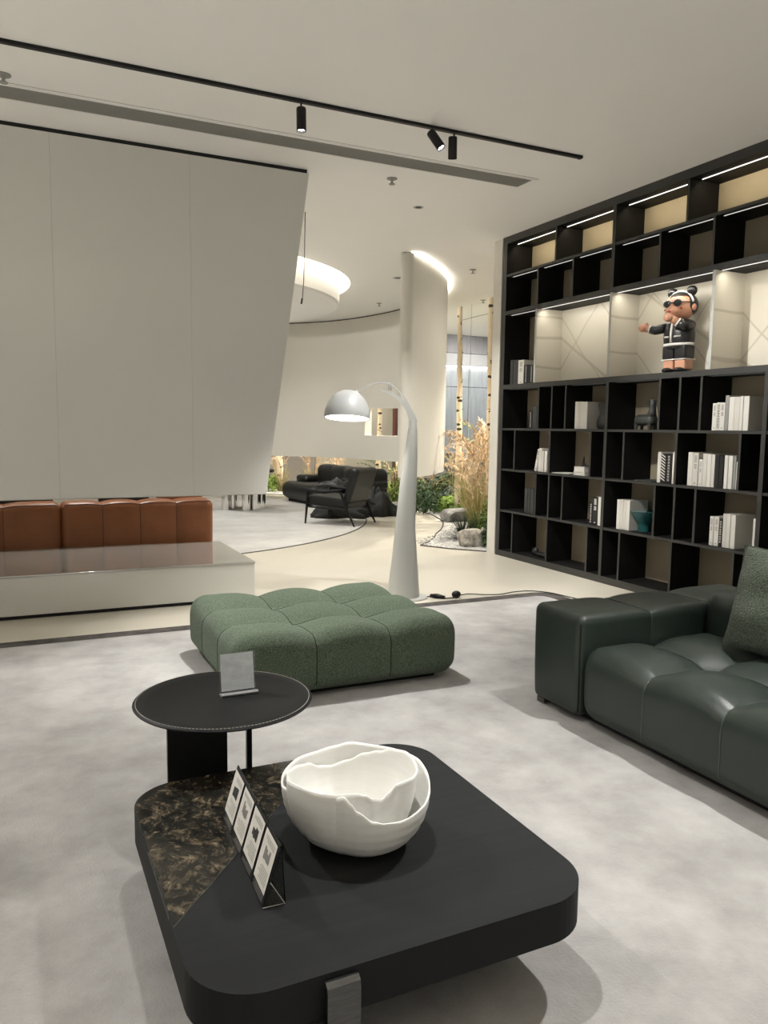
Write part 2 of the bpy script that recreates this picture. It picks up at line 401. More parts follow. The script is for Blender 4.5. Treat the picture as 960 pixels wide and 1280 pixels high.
# ceiling with a round opening
HC = (2.06, 12.08); HR = 2.79
bm = BM(); N = 128; inner = []; outer = []
for k in range(N):
    a = 2 * PI * k / N; dx, dy = math.cos(a), math.sin(a)
    inner.append((HC[0] + HR * dx, HC[1] + HR * dy))
    ts = []
    if dx > 1e-6: ts.append((15 - HC[0]) / dx)
    if dx < -1e-6: ts.append((-6 - HC[0]) / dx)
    if dy > 1e-6: ts.append((22 - HC[1]) / dy)
    if dy < -1e-6: ts.append((-4 - HC[1]) / dy)
    t = min(ts); outer.append((HC[0] + t * dx, HC[1] + t * dy))
vi = [bm.verts.new((*p, CEIL)) for p in inner]; vo = [bm.verts.new((*p, CEIL)) for p in outer]
vi2 = [bm.verts.new((*p, CEIL + .45)) for p in inner]
corn = [(15, 22), (-6, 22), (-6, -4), (15, -4)]
for k in range(N):
    k2 = (k + 1) % N
    bm.faces.new((vi[k], vo[k], vo[k2], vi[k2])); bm.faces.new((vi2[k], vi[k], vi[k2], vi2[k2]))
    a, b = outer[k], outer[k2]
    if abs(a[0] - b[0]) > 1e-5 and abs(a[1] - b[1]) > 1e-5:
        for cx, cyy in corn:
            if (abs(a[0] - cx) < 1e-4 or abs(a[1] - cyy) < 1e-4) and (abs(b[0] - cx) < 1e-4 or abs(b[1] - cyy) < 1e-4):
                bm.faces.new((vo[k], bm.verts.new((cx, cyy, CEIL)), vo[k2]))
bm.faces.new(vi2)
ceiling = structure('ceiling', bm, M_ceil)
bm = BM(); lathe(bm, [(2.60, CEIL + .40), (2.63, CEIL + .40), (2.63, CEIL - .30), (2.60, CEIL - .327), (2.5, CEIL - .327)], 128, c=(HC[0], HC[1], 0))
drum = structure('ceiling_drum', bm, M_ceil, ceiling, smooth=True)
bm = BM(); lathe(bm, [(2.655, CEIL + .33), (2.765, CEIL + .33), (2.765, CEIL + .36), (2.655, CEIL + .36)], 96, c=(HC[0], HC[1], 0), caps=False)
build('cove_light', bm, emis('cove_led', (1., .93, .78), 26.), ceiling)

# main rug: dark border strip with a rounded far right corner, pale field
bm = BM(); prism(bm, rrect(-3.2, 4.30, -1.2, 5.60, .16), 0, .010, .003); rug = build('rug', bm, M_rugb)
tag(rug, 'large pale grey mottled rug with a dark border strip under the green seating', 'rug')
bm = BM(); prism(bm, rrect(-3.05, 4.15, -1.0, 5.455, .08), .002, .013, .003); build('rug_field', bm, M_rug, rug, label='pale grey pile field')
# round carpet under the far seating
bm = BM(); prism(bm, [(.75 + 4.645 * math.cos(2 * PI * k / 160), 13.0 + 4.645 * math.sin(2 * PI * k / 160)) for k in range(160)], 0, .006)
rc = build('round_carpet', bm, M_rugc); tag(rc, 'pale round carpet edged with a dark line beneath the black armchair', 'carpet')
bm = BM(); lathe(bm, [(4.632, 0.0), (4.632, .008), (4.652, .008), (4.652, 0.0)], 160, c=(.75, 13., 0), caps=False); build('edge_line', bm, M_line, rc)

# left hanging partition (white lacquer, raked right edge)
PY0, PY1 = 6.394, 6.52
wl = empty('wall_left', (0, 0, 0), kind='structure')
def raked(z): return 1.938 + (z - .88) * (2.318 - 1.938) / (3.577 - .88)
for x0, x1 in ((-3.0, -1.70), (-1.70, -.69), (-.69, .319), (.319, 1.326), (1.326, None)):
    bm = BM(); g = .0004
    zt = 3.545
    P = [(x0 + g, .88), ((x1 - g) if x1 else raked(.88), .88), ((x1 - g) if x1 else raked(zt), zt), (x0 + g, zt)]
    lo = [bm.verts.new((x, PY0, z)) for x, z in P]; hi = [bm.verts.new((x, PY1, z)) for x, z in P]
    bm.faces.new(lo); bm.faces.new(list(reversed(hi)))
    for i in range(4): bm.faces.new((lo[i], hi[i], hi[(i + 1) % 4], lo[(i + 1) % 4]))
    build('panel', bm, M_panel, wl)
bm = BM(); box(bm, -3, 2.30, PY0 + .012, PY1 - .01, 3.545, 3.577); build('shadow_gap', bm, M_gap, wl)
bm = BM(); box(bm, -3, 1.93, PY0 + .012, PY1 - .01, .875, .8805); build('bottom_trim', bm, M_white, wl)

# right wall end behind the bookcase
bm = BM(); box(bm, 5.052, 5.62, 7.60, 7.76, 0, CEIL); box(bm, 5.46, 5.62, -3.5, 7.60, 0, CEIL); structure('wall_right', bm, M_wall)

# floating curved wall around the far room
ctl = [(4.43, 8.72), (4.62, 8.87), (5.0, 9.23), (5.35, 9.63), (5.68, 10.08), (6.1, 10.9), (6.38, 11.8), (6.46, 12.85), (6.36, 13.7), (6.17, 14.45), (5.93, 15.0), (5.62, 15.45), (5.2, 15.9), (4.6, 16.4), (3.5, 16.85), (2., 17.0), (.5, 16.8)]
def catmull(P, n=8):
    out = []
    for i in range(len(P) - 1):
        p0, p1, p2, p3 = (Vector(P[max(i - 1, 0)]), Vector(P[i]), Vector(P[i + 1]), Vector(P[min(i + 2, len(P) - 1)]))
        for k in range(n):
            t = k / n
            out.append(.5 * ((2 * p1) + (p2 - p0) * t + (2 * p0 - 5 * p1 + 4 * p2 - p3) * t * t + (3 * p1 - p0 - 3 * p2 + p3) * t ** 3))
    out.append(Vector(P[-1])); return out
WP = catmull(ctl); HALF = .085
def wall_normals(P):
    out = []
    for i in range(len(P)):
        t = (P[min(i + 1, len(P) - 1)] - P[max(i - 1, 0)]).normalized(); out.append(Vector((t.y, -t.x)))
    return out
WN = wall_normals(WP)
WZ0, WZ1 = .83, CEIL - .022
zs = [WZ0, 1.30, 1.815, WZ1]
def in_window(i): return 12.78 < WP[i].y < 14.02 and WP[i].x > 6 and 12.78 < WP[i + 1].y < 14.02
bm = BM(); n = len(WP)
grid_o = [[bm.verts.new((*(WP[i] + WN[i] * HALF), z)) for z in zs] for i in range(n)]
grid_i = [[bm.verts.new((*(WP[i] - WN[i] * HALF), z)) for z in zs] for i in range(n)]
hole = lambda i, k: k == 1 and 0 <= i < n - 1 and in_window(i)
for i in range(n - 1):
    for k in range(3):
        if hole(i, k): continue
        bm.faces.new((grid_o[i][k], grid_o[i + 1][k], grid_o[i + 1][k + 1], grid_o[i][k + 1]))
        bm.faces.new((grid_i[i][k + 1], grid_i[i + 1][k + 1], grid_i[i + 1][k], grid_i[i][k]))
    bm.faces.new((grid_o[i][0], grid_i[i][0], grid_i[i + 1][0], grid_o[i + 1][0]))
    bm.faces.new((grid_o[i][3], grid_o[i + 1][3], grid_i[i + 1][3], grid_i[i][3]))
    if hole(i, 1):
        bm.faces.new((grid_o[i][1], grid_o[i + 1][1], grid_i[i + 1][1], grid_i[i][1]))
        bm.faces.new((grid_o[i][2], grid_i[i][2], grid_i[i + 1][2], grid_o[i + 1][2]))
        if not hole(i - 1, 1): bm.faces.new((grid_o[i][1], grid_i[i][1], grid_i[i][2], grid_o[i][2]))
        if not hole(i + 1, 1): bm.faces.new((grid_o[i + 1][1], grid_o[i + 1][2], grid_i[i + 1][2], grid_i[i + 1][1]))
# rounded free end
tip_t = (WP[0] - WP[1]).normalized(); prevc = None
cols = [[grid_i[0][k] for k in (0, 1, 2, 3)]]
for j in range(1, 8):
    a = PI * j / 8
    p = WP[0] - WN[0] * HALF * math.cos(a) + tip_t * HALF * math.sin(a)
    cols.append([bm.verts.new((*p, z)) for z in zs])
cols.append([grid_o[0][k] for k in (0, 1, 2, 3)])
for j in range(8):
    for k in range(3): bm.faces.new((cols[j][k], cols[j + 1][k], cols[j + 1][k + 1], cols[j][k + 1]))
bm.faces.new([c[0] for c in reversed(cols)]); bm.faces.new([c[3] for c in cols])
wf = structure('wall_back', bm, M_wall, smooth=True)
bm = BM()
for i in range(0, n - 1):
    a, b = WP[i], WP[i + 1]; na, nb = WN[i], WN[i + 1]
    q = [bm.verts.new((*p, z)) for p, z in ((a - na * .07, WZ1), (a + na * .03, WZ1), (b + nb * .03, WZ1), (b - nb * .07, WZ1))]
    q2 = [bm.verts.new((v.co.x, v.co.y, CEIL)) for v in q]
    for k in range(4): bm.faces.new((q[k], q[(k + 1) % 4], q2[(k + 1) % 4], q2[k]))
build('shadow_gap', bm, mat('dark_brown_gap', (.03, .024, .02), .8, bump=.01), wf)
bm = BM()
for i in range(1, 50):
    a, b = WP[i], WP[i + 1]; na, nb = WN[i], WN[i + 1]
    q = [bm.verts.new((*p, z)) for p, z in ((a + na * .05, WZ1 - .012), (a + na * (HALF + .012), WZ1 - .012), (b + nb * (HALF + .012), WZ1 - .012), (b + nb * .05, WZ1 - .012))]
    q2 = [bm.verts.new((v.co.x, v.co.y, CEIL - .004)) for v in q]
    for k in range(4): bm.faces.new((q[k], q[(k + 1) % 4], q2[(k + 1) % 4], q2[k]))
    bm.faces.new(q)
build('led_strip', bm, M_led, wf, label='glowing strip along the outer top edge')

# wall beyond the garden
BY = 15.69
wg = empty('wall_garden', (0, 0, 0), kind='structure')
for x0, x1 in ((7.78, 8.55), (8.56, 9.63), (9.64, 10.9), (10.91, 12.4), (12.41, 14.5)):
    for z0, z1 in ((.93, 2.405), (2.415, 2.87)):
        bm = BM(); box(bm, x0, x1, BY + .06, BY + .16, z0, z1, .004, 1); build('wall_panel', bm, M_concrete, wg)
bm = BM(); box(bm, 7.78, 14.5, BY, BY + .16, 2.885, 3.165, .004, 1); build('upper_band', bm, mat('pale_grey_band', (.30, .305, .31), .6, bump=.03), wg)
bm = BM(); box(bm, 7.78, 14.5, BY - .02, BY + .16, 3.17, CEIL, .004, 1); build('soffit_band', bm, M_concd, wg)
bm = BM(); box(bm, 7.78, 14.5, BY + .02, BY + .055, 2.868, 2.883); build('led_strip', bm, M_led, wg, label='glowing strip under the upper band')
bm = BM(); box(bm, 7.78, 14.5, BY - .1, BY + .16, .89, .93); build('sill', bm, M_white, wg)
bm = BM(); box(bm, 7.78, 14.5, BY + .0, BY + .16, 0, .89); build('plinth_wall', bm, M_rockd, wg)
bm = BM(); box(bm, -6, 7.2, 19.2, 19.4, 0, CEIL); structure('wall_far', bm, mat('taupe_wall', (.20, .18, .155), .7, col2=(.24, .215, .19), scale=1.5, bump=.03))
bm = BM(); box(bm, 7.2, 14.5, 19.2, 19.4, 0, CEIL); structure('wall_far_right', bm, mat('cream_wall', (.50, .46, .36), .7, bump=.03))
bm = BM(); box(bm, 7.66, 7.76, 15.60, 15.70, 0, CEIL); structure('trim_1', bm, mat('dark_brown_post', (.06, .02, .012), .5, bump=.03))

# garden bed: pale gravel bounded by the curved floor edge
edge = [(4.54, 8.46), (4.75, 8.65), (5.02, 8.98), (5.23, 9.31), (5.52, 9.68), (5.76, 10.05), (5.98, 10.42), (6.15, 10.81), (6.33, 11.4), (6.43, 11.95), (6.46, 12.6), (6.42, 13.2), (6.32, 13.8), (6.12, 14.5), (5.85, 15.1), (5.4, 15.7), (4.8, 16.2), (4., 16.6), (2.5, 16.9), (-1., 16.9), (-1., 19.2), (14.5, 19.2), (14.5, 7.2), (5.64, 7.2), (5.62, 7.77), (5.05, 7.77), (4.74, 8.10)]
bm = BM(); lo = [bm.verts.new((x, y, .001)) for x, y in edge]; hi = [bm.verts.new((x, y, .008)) for x, y in edge]
f = bm.faces.new(hi)
for i in range(len(edge)): bm.faces.new((lo[i], lo[(i + 1) % len(edge)], hi[(i + 1) % len(edge)], hi[i]))
bmesh.ops.triangulate(bm, faces=[f])
gb = build('gravel_bed', bm, M_gravel); gb['kind'] = 'structure'
bm = BM(); tube(bm, [(x, y, .006) for x, y in edge[:20]], .012, 6); build('edge_strip', bm, M_line, gb)
bm = BM(); tube(bm, [(5.05, 7.76, .006), (4.74, 8.10, .006), (4.54, 8.46, .006)], .010, 6); build('edge_strip', bm, M_line, gb)
bm = BM()
for k in range(1500):
    for _ in range(9):
        x = random.uniform(4.6, 6.9); y = random.uniform(7.8, 11.5)
        if math.hypot(x - 2.42, y - 12.5) > 4.28 and not (x > 5.0 and y < 7.9) and (x - 4.54) * .63 + (y - 8.46) * .775 > -.1 and y > 8.46 - (x - 4.54) * 1.3: break
    else: continue
    r = random.uniform(.008, .02)
    bmesh.ops.create_icosphere(bm, subdivisions=1, radius=r, matrix=Matrix.Translation((x, y, .008 + r * .2)) @ Matrix.Diagonal((1, 1, .6, 1)))
pb = build('pebbles', bm, mat('pebble_grey', (.35, .34, .32), .9, col2=(.6, .59, .56), scale=4, bump=.1), gb); pb['kind'] = 'stuff'

# ------------------------------------------------------------------ bookcase
X0 = 5.056; DEP = .335; PITCHY = 1.716
YS = [7.505, 5.782, 4.062, 2.345, .63]       # bay lines
bc = empty('bookcase', (0, 0, 0), 0, 'black floor to ceiling bookcase with led strips and ivory marble niches on the right wall', 'bookcase')
T = .022
def board(name, x0, x1, y0, y1, z0, z1, m=M_black, bev=.001):
    bm = BM(); box(bm, x0 + .0022, x1, y0, y1, z0, z1, bev, 1); o = build(name, bm, m, bc)
    bm = BM(); box(bm, x0, x0 + .002, y0, y1, z0, z1); build('front_strip', bm, M_litedge, o)  # thin strip added to carry the painted edge light
    return o
board('plinth', X0 + .03, X0 + DEP, YS[-1], YS[0] + .06, 0, .055)
board('base_board', X0 - .004, X0 + DEP, YS[-1], YS[0] + .075, .0, .068)
board('top_board', X0 - .004, X0 + DEP, YS[-1], YS[0] + .075, 3.50, CEIL)
board('upright', X0 - .006, X0 + DEP, YS[0], YS[0] + .075, .068, 3.50)
for y in YS[1:]:
    for z0, z1 in ((.068, 1.90), (2.764, 3.50)): board('upright', X0 - .005, X0 + DEP, y - .019, y + .019, z0, z1)
rows = [('G', .068, .512), ('F', .536, .982), ('E', 1.004, 1.440), ('D', 1.464, 1.900), ('C', 1.950, 2.722), ('B', 2.764, 3.140), ('A', 3.166, 3.50)]
cells = dict(A=[.5], B=[1 / 3, 2 / 3], D=[.381, .513, .644], E=[.14, .508, .880], F=[.381, .513, .644], G=[.14, .508, .880])
board('thick_shelf', X0 - .006, X0 + DEP, YS[-1], YS[0], 1.900, 1.950)
board('thick_shelf', X0 - .006, X0 + DEP, YS[-1], YS[0], 2.722, 2.764)
for b in range(len(YS) - 1):
    ya, yb = YS[b] - (.0 if b == 0 else .019), YS[b + 1] + .019
    for z0, z1 in ((.512, .536), (.982, 1.004), (1.440, 1.464), (3.140, 3.166)): board('shelf', X0, X0 + DEP, yb, ya, z0, z1)
    for nm, z0, z1 in rows:
        ys = [YS[b] - PITCHY * fr for fr in cells.get(nm, [])]
        for y in ys: board('divider', X0 + .002, X0 + DEP, y - T / 2, y + T / 2, z0, z1)
        if nm == 'C': continue
        bm = BM(); box(bm, X0 + DEP, X0 + DEP + .012, YS[b + 1], YS[b], z0 - .01, z1 + .01); build('back_panel', bm, M_taupe, bc)
        bounds = [ya] + ys + [yb]
        for i in range(len(bounds) - 1):
            a1, b1 = bounds[i] - T / 2 - .004, bounds[i + 1] + T / 2 + .004
            if nm in ('A', 'B') or (nm == 'D' and i in (0, 3)):
                bm = BM(); xo = .10 if nm == 'A' else .05
                sw = .008 if nm == 'A' else .005
                box(bm, X0 + xo, X0 + xo + sw, b1 + .03, a1 - .03, z1 - .005, z1 - .0005)
                build('led_strip', bm, {'A': M_ledtop, 'B': M_leddim, 'D': M_ledoff}[nm], bc, label='glowing strip under the shelf board' if nm != 'D' else 'faint strip under the shelf board')
                if nm == 'A' and b < 3: strip_light((X0 + .10, (a1 + b1) / 2, z1 - .012), a1 - b1 - .06, 1.9, (1., .87, .62), .75, bc)
# marble niches in the tall row
ny = [6.925, 5.782, 4.600, 3.42, 2.24, 1.06]
bm = BM(); box(bm, X0 + DEP, X0 + DEP + .012, 6.925, YS[0], 1.94, 2.73); build('back_panel', bm, M_taupe, bc)
for i, y in enumerate(ny):
    bm = BM(); box(bm, X0 - .008, X0 + DEP, y - .014, y + .014, 1.952, 2.720, .001, 1); o = build('niche_side', bm, M_marble, bc, label='ivory veined stone niche side')
    bm = BM(); box(bm, X0 - .0105, X0 - .0085, y - .014, y + .014, 1.952, 2.720); build('front_strip', bm, M_white, o)
for i in range(len(ny) - 1):
    bm = BM(); box(bm, X0 + DEP - .012, X0 + DEP, ny[i + 1] + .014, ny[i] - .014, 1.952, 2.720); build('niche_back', bm, M_marble, bc, label='ivory veined stone niche back')
    bm = BM(); box(bm, X0 + .05, X0 + .057, ny[i + 1] + .02, ny[i] - .02, 2.716, 2.7205); build('led_strip', bm, M_ledmid, bc, label='glowing strip under the shelf board')
    if i < 3: strip_light((X0 + .055, (ny[i] + ny[i + 1]) / 2, 2.708), ny[i] - ny[i + 1] - .10, 2.4, (1., .95, .83), .35, bc)
bm = BM(); box(bm, X0 + .05, X0 + .057, 6.96, 7.47, 2.716, 2.7205); build('led_strip', bm, M_leddim, bc, label='glowing strip under the shelf board')

# ------------------------------------------------------------------ books
def book(y0, y1, z0, h, m, label, group, depth=.22, x=X0 + .045, marks=None, lean=0., cat='book', markm=None):
    g = .0008; yc = (y0 + y1) / 2; wd = (y1 - y0) - 2 * g
    root = empty('book', (x, yc, z0), 0, label, cat, group)
    bm = BM(); t = .003
    box(bm, 0, t, -wd / 2, wd / 2, 0, h, .001, 1)
    box(bm, t, depth, -wd / 2, -wd / 2 + t, 0, h); box(bm, t, depth, wd / 2 - t, wd / 2, 0, h)
    build('cover', bm, m, root)
    bm = BM(); box(bm, t, depth - .006, -wd / 2 + t, wd / 2 - t, .004, h - .004); build('pages', bm, M_paper, root)
    if marks:
        bm = BM(); rnd = random.Random(int(y0 * 1000))
        if marks == 'bold':            # one column of block letters running down the spine
            z = h * .92; s = min(wd * .62, h * .075)
            while z > h * .12:
                yy = -s / 2; hh = s * rnd.uniform(.75, 1.)
                st = s * .3
                box(bm, -.0012, .0002, -s / 2, -s / 2 + st, z - hh, z); box(bm, -.0012, .0002, s / 2 - st, s / 2, z - hh, z)
                box(bm, -.0012, .0002, -s / 2, s / 2, z - st, z)
                if rnd.random() < .5: box(bm, -.0012, .0002, -s / 2, s / 2, z - hh, z - hh + st)
                z -= s * 1.28
        elif marks == 'fine':          # two short lines of small type and a mark at the foot
            for a0, a1 in ((.92, .72), (.66, .52)):
                z = h * a0
                while z > h * a1:
                    s = wd * .22; box(bm, -.0012, .0002, -s, s, z - h * .016, z); z -= h * .03
            box(bm, -.0012, .0002, -wd * .15, wd * .15, h * .07, h * .10)
        elif marks == 'zebra':
            for k in range(9):
                zz = h * (.06 + .1 * k); a = wd * .46
                v = [bm.verts.new((-.001, -a, zz)), bm.verts.new((-.001, a, zz + h * .10)), bm.verts.new((-.001, a, zz + h * .145)), bm.verts.new((-.001, -a, zz + h * .04))]
                bm.faces.new(v)
        _o = build('spine_lettering', bm, markm or (M_inkw if m in (M_bookk, M_bookd) else M_inkg), root); _o['kind'] = 'stuff'
    if lean: root.rotation_euler = (lean, 0, 0)
    return root
ordi = ['first', 'second', 'third', 'fourth', 'fifth', 'sixth', 'seventh', 'eighth', 'ninth', 'tenth', 'eleventh', 'twelfth']
W_, K_, D_, G_, CR = M_bookw, M_bookk, M_bookd, M_bookg, M_bookc
cn = {id(W_): 'white', id(K_): 'black', id(D_): 'charcoal', id(G_): 'grey', id(CR): 'cream'}
def shelf_group(z0, items, place, group):
    n = len(items)
    for i, (y0, y1, h, m, mk) in enumerate(items):
        pos = 'leftmost' if i == 0 else ('rightmost' if i == n - 1 else ordi[i] + ' from the left')
        look = {'bold': ' with bold lettering', 'fine': ' with small type', 'zebra': ' with striped spine', None: ''}[mk]
        pl = ['slim', 'thick'][y1 - y0 > .047] + ' '
        book(y0, y1, z0, h, m, f'{pl}{cn[id(m)]} book{look}, {pos} of {place}', group, marks=mk)
shelf_group(1.95, [(7.401, 7.452, .275, D_, None), (7.301, 7.394, .270, D_, None), (7.195, 7.298, .262, CR, 'fine'), (7.111, 7.192, .204, K_, 'bold'), (6.995, 7.109, .197, K_, 'bold')],
            'row left of ivory niches', 'books left of the ivory niches')
shelf_group(1.4645, [(7.011, 7.069, .193, K_, 'bold'), (6.927, 7.006, .235, D_, None)], 'far left pair under niches', 'dark pair under the niches')
shelf_group(1.4645, [(6.257, 6.298, .270, W_, None), (6.209, 6.257, .269, CR, None), (6.160, 6.209, .267, W_, None), (6.113, 6.160, .266, W_, None)], 'set beside grey vase', 'white set beside the grey vase')
shelf_group(1.4645, [(4.546, 4.590, .216, W_, 'fine'), (4.515, 4.546, .221, CR, 'bold'), (4.469, 4.515, .220, W_, 'fine'), (4.431, 4.469, .275, G_, None), (4.381, 4.430, .262, W_, None), (4.328, 4.381, .260, CR, None), (4.299, 4.328, .265, W_, None), (4.245, 4.296, .264, W_, None)],
            'row below the toy figure', 'white row below the toy figure')
shelf_group(1.0045, [(5.117, 5.155, .267, W_, None), (5.061, 5.116, .254, K_, 'zebra'), (4.988, 5.061, .257, K_, 'bold'), (4.945, 4.985, .272, W_, None)], 'striped spine foursome', 'four books with a striped spine')
shelf_group(1.0045, [(4.763, 4.814, .278, W_, None), (4.704, 4.762, .273, CR, 'fine'), (4.659, 4.698, .223, W_, 'fine'), (4.613, 4.658, .270, CR, None), (4.573, 4.613, .269, W_, None), (4.536, 4.572, .267, CR, None), (4.493, 4.532, .262, K_, None), (4.454, 4.489, .260, K_, None), (4.408, 4.442, .265, W_, None), (4.362, 4.404, .264, W_, None), (4.332, 4.356, .262, G_, None), (4.302, 4.329, .219, W_, None)],
            'dozen beside striped book', 'dozen right of the striped book')
shelf_group(.5365, [(7.051, 7.103, .271, D_, None), (7.0, 7.044, .275, D_, None), (6.935, 6.993, .279, D_, None)], 'lower left trio', 'charcoal three in the lower left')
shelf_group(.5365, [(5.976, 6.023, .218, K_, 'bold'), (5.904, 5.973, .275, K_, 'fine'), (5.847, 5.898, .276, W_, None)], 'trio beside middle upright', 'three left of the middle upright')
shelf_group(.5365, [(5.595, 5.637, .276, W_, None), (5.553, 5.595, .279, CR, None), (5.511, 5.553, .279, CR, None), (5.469, 5.511, .279, W_, None)], 'block behind teal bowl', 'white block behind the teal bowl')
shelf_group(.5365, [(4.513, 4.552, .235, W_, 'fine'), (4.461, 4.508, .237, W_, 'fine'), (4.429, 4.456, .225, K_, 'bold'), (4.389, 4.424, .271, CR, None), (4.351, 4.389, .271, W_, None), (4.302, 4.347, .270, W_, None)], 'row above sage cushion', 'row above the sage cushion')
book(4.100, 4.143, .5365, .261, W_, 'slim white upright book alone against the thick upright above the sage cushion', None)
# leaning whites and flat stacks
book(6.781, 6.832, 1.0045, .219, CR, 'cream upright book between leaning book and slim white', 'whites near the leaning books', marks=None)
book(6.725, 6.768, 1.0045, .221, W_, 'white upright book rightmost of the leaning group', 'whites near the leaning books')
book(6.905, 6.945, 1.009, .240, W_, 'white book leaning steeply left, leftmost of the leaning group', 'whites near the leaning books', lean=.24, marks='fine')
book(6.835, 6.880, 1.006, .250, W_, 'tall white book leaning slightly left beside the cream one', 'whites near the leaning books', lean=.07)
def flat_book(y0, y1, z, t, m, label, group, x0=X0 + .03, dep=.2):
    root = empty('book', (x0, (y0 + y1) / 2, z), 0, label, 'book', group); wd = y1 - y0
    bm = BM(); box(bm, 0, dep, -wd / 2, wd / 2, 0, .003); box(bm, 0, dep, -wd / 2, wd / 2, t - .003, t); box(bm, dep - .003, dep, -wd / 2, wd / 2, .003, t - .003)
    build('cover', bm, m, root)
    bm = BM(); box(bm, .004, dep - .004, -wd / 2 + .004, wd / 2 - .004, .003, t - .003); build('pages', bm, M_paper, root)
flat_book(6.10, 6.27, 1.0045, .036, W_, 'white book lying flat, bottom of the two-book stack', 'stack of two flat white books')
flat_book(6.105, 6.265, 1.041, .050, W_, 'white book lying flat, top of the two-book stack', 'stack of two flat white books')
flat_book(6.34, 6.62, 1.0045, .008, W_, 'thin white booklet lying flat beside the two-book stack', None)
flat_book(5.20, 5.42, 1.0045, .010, D_, 'thin charcoal booklet lying flat left of the striped book', None)
# small black ornament on the two-book stack
root = empty('ornament', (X0 + .10, 6.165, 1.0915), 0, 'small black curved ornament on top of the flat white books', 'ornament')
bm = BM(); box(bm, -.03, .03, -.045, .045, 0, .012, .004, 2); build('base', bm, M_vblack, root)
bm = BM(); tube(bm, [(0, .035, .008), (0, .038, .04), (0, .034, .075), (0, .03, .10)], [.014, .012, .008, .003], 10); tube(bm, [(0, .035, .02), (0, .01, .02), (0, -.02, .012)], [.012, .011, .005], 10); build('fin', bm, M_vblack, root, smooth=True)
root = empty('ornament', (X0 + .14, 6.85, .068), 0, 'low black ornament lying on the lowest shelf at the far left', 'ornament')
bm = BM(); ellipsoid(bm, (0, 0, .028), (.05, .16, .028)); build('body', bm, M_vblack, root, smooth=True)
bm = BM(); ellipsoid(bm, (0, .15, .045), (.035, .05, .045)); build('knob', bm, M_vblack, root, smooth=True)
# teal cone bowl
root = empty('teal_bowl', (X0 + .16, 5.395, .5365), 0, 'teal conical ceramic bowl on a narrow foot on the lower shelf', 'bowl')
bm = BM(); lathe(bm, [(.055, 0), (.055, .06), (.062, .075), (.135, .185), (.13, .185), (.055, .085), (.01, .08)], 40); build('body', bm, M_teal, root, smooth=True)
bm = BM(); lathe(bm, [(.135, .183), (.138, .186), (.135, .189), (.131, .186), (.135, .183)], 40, caps=False); build('rim', bm, M_teal, root, smooth=True)
# grey shouldered vase
root = empty('vase', (X0 + .20, 6.03, 1.4645), 0, 'dark grey waisted ceramic vase right of the white book set', 'vase')
bm = BM(); lathe(bm, [(.06, 0), (.075, .02), (.078, .07), (.06, .125), (.052, .15), (.062, .20), (.068, .245), (.060, .245), (.05, .16), (.01, .15)], 32); build('body', bm, M_greyv, root, smooth=True)
bm = BM(); lathe(bm, [(.066, .243), (.07, .247), (.066, .251), (.059, .247), (.066, .243)], 32, caps=False); build('lip', bm, M_greyv, root, smooth=True)
# bottle-necked animal-like pouring vessel
root = empty('pouring_vessel', (X0 + .17, 5.45, 1.4645), 0, 'dark grey ceramic vessel with long body, upright neck and ring handle', 'vessel')
bm = BM()
R_ = Tuft((-.055, -.115, .035), (.055, .115, .135), 1, 1, r=.045, A=0, B=0); b2 = R_.mesh(.02)
build('body', b2, M_greyv, root, smooth='all')
bm = BM(); tube(bm, [(0, -.07, .12), (0, -.075, .17), (0, -.075, .22), (0, -.08, .27)], [.045, .032, .026, .032], 16); build('neck', bm, M_greyv, root, smooth='all')
bm = BM(); tube(bm, [(0, -.055 + .032 * math.sin(a) , .235 + .032 * math.cos(a)) for a in [PI * k / 10 for k in range(11)]], .007, 8); build('handle', bm, M_greyv, root, smooth='all')
for sx in (-.035, .035):
    for sy2 in (-.085, .085):
        bm = BM(); tube(bm, [(sx, sy2, 0), (sx, sy2, .06)], [.014, .02], 10); build('leg', bm, M_greyv, root, smooth=True)

# ------------------------------------------------------------------ toy figure (generic doll in the middle niche)
root = empty('toy_figure', (5.20, 5.08, 1.951), PI / 2 + .10, 'toy figure in black jacket and sunglasses with outstretched arms in the ivory niche', 'figurine')
root.scale = (1.10, 1.10, 1.0)
# local frame: facing +Y after rotation -> world -X
def fig(name, fn, m, label=None, sm='all'):
    b_ = BM(); fn(b_); return build(name, b_, m, root, smooth=sm, label=label)
def rbox(b_, lo, hi, r, M=None):
    t = Tuft(lo, hi, 1, 1, r=r, A=0, B=0); q = t.mesh(.03)
    me = bpy.data.meshes.new('tmp'); q.to_mesh(me); q.free(); s = len(b_.verts); b_.from_mesh(me)
    bpy.data.meshes.remove(me)
    if M is not None: b_.verts.ensure_lookup_table(); bmesh.ops.transform(b_, matrix=M, verts=b_.verts[s:])
for s in (-1, 1):
    fig('leg', lambda b_: rbox(b_, (s * .055 - .050, -.055, .02), (s * .055 + .050, .055, .12), .02), M_peach)
    fig('shoe', lambda b_: ellipsoid(b_, (s * .055, .025, .022), (.048, .075, .028)), M_vblack)
    fig('shorts_leg', lambda b_: rbox(b_, (s * .057 - .056, -.062, .11), (s * .057 + .056, .062, .235), .025), M_vblack)
    fig('shorts_trim', lambda b_: rbox(b_, (s * .057 - .0575, -.0635, .108), (s * .057 + .0575, .0635, .117), .004), M_vwhite, 'white hem stripe')
def jacket(b_):
    lathe(b_, [(.095, .20), (.112, .215), (.125, .27), (.128, .33), (.115, .40), (.085, .445), (.04, .455)], 28, M=Matrix.Diagonal((1.02, .72, 1, 1)))
fig('jacket', jacket, M_vblack)
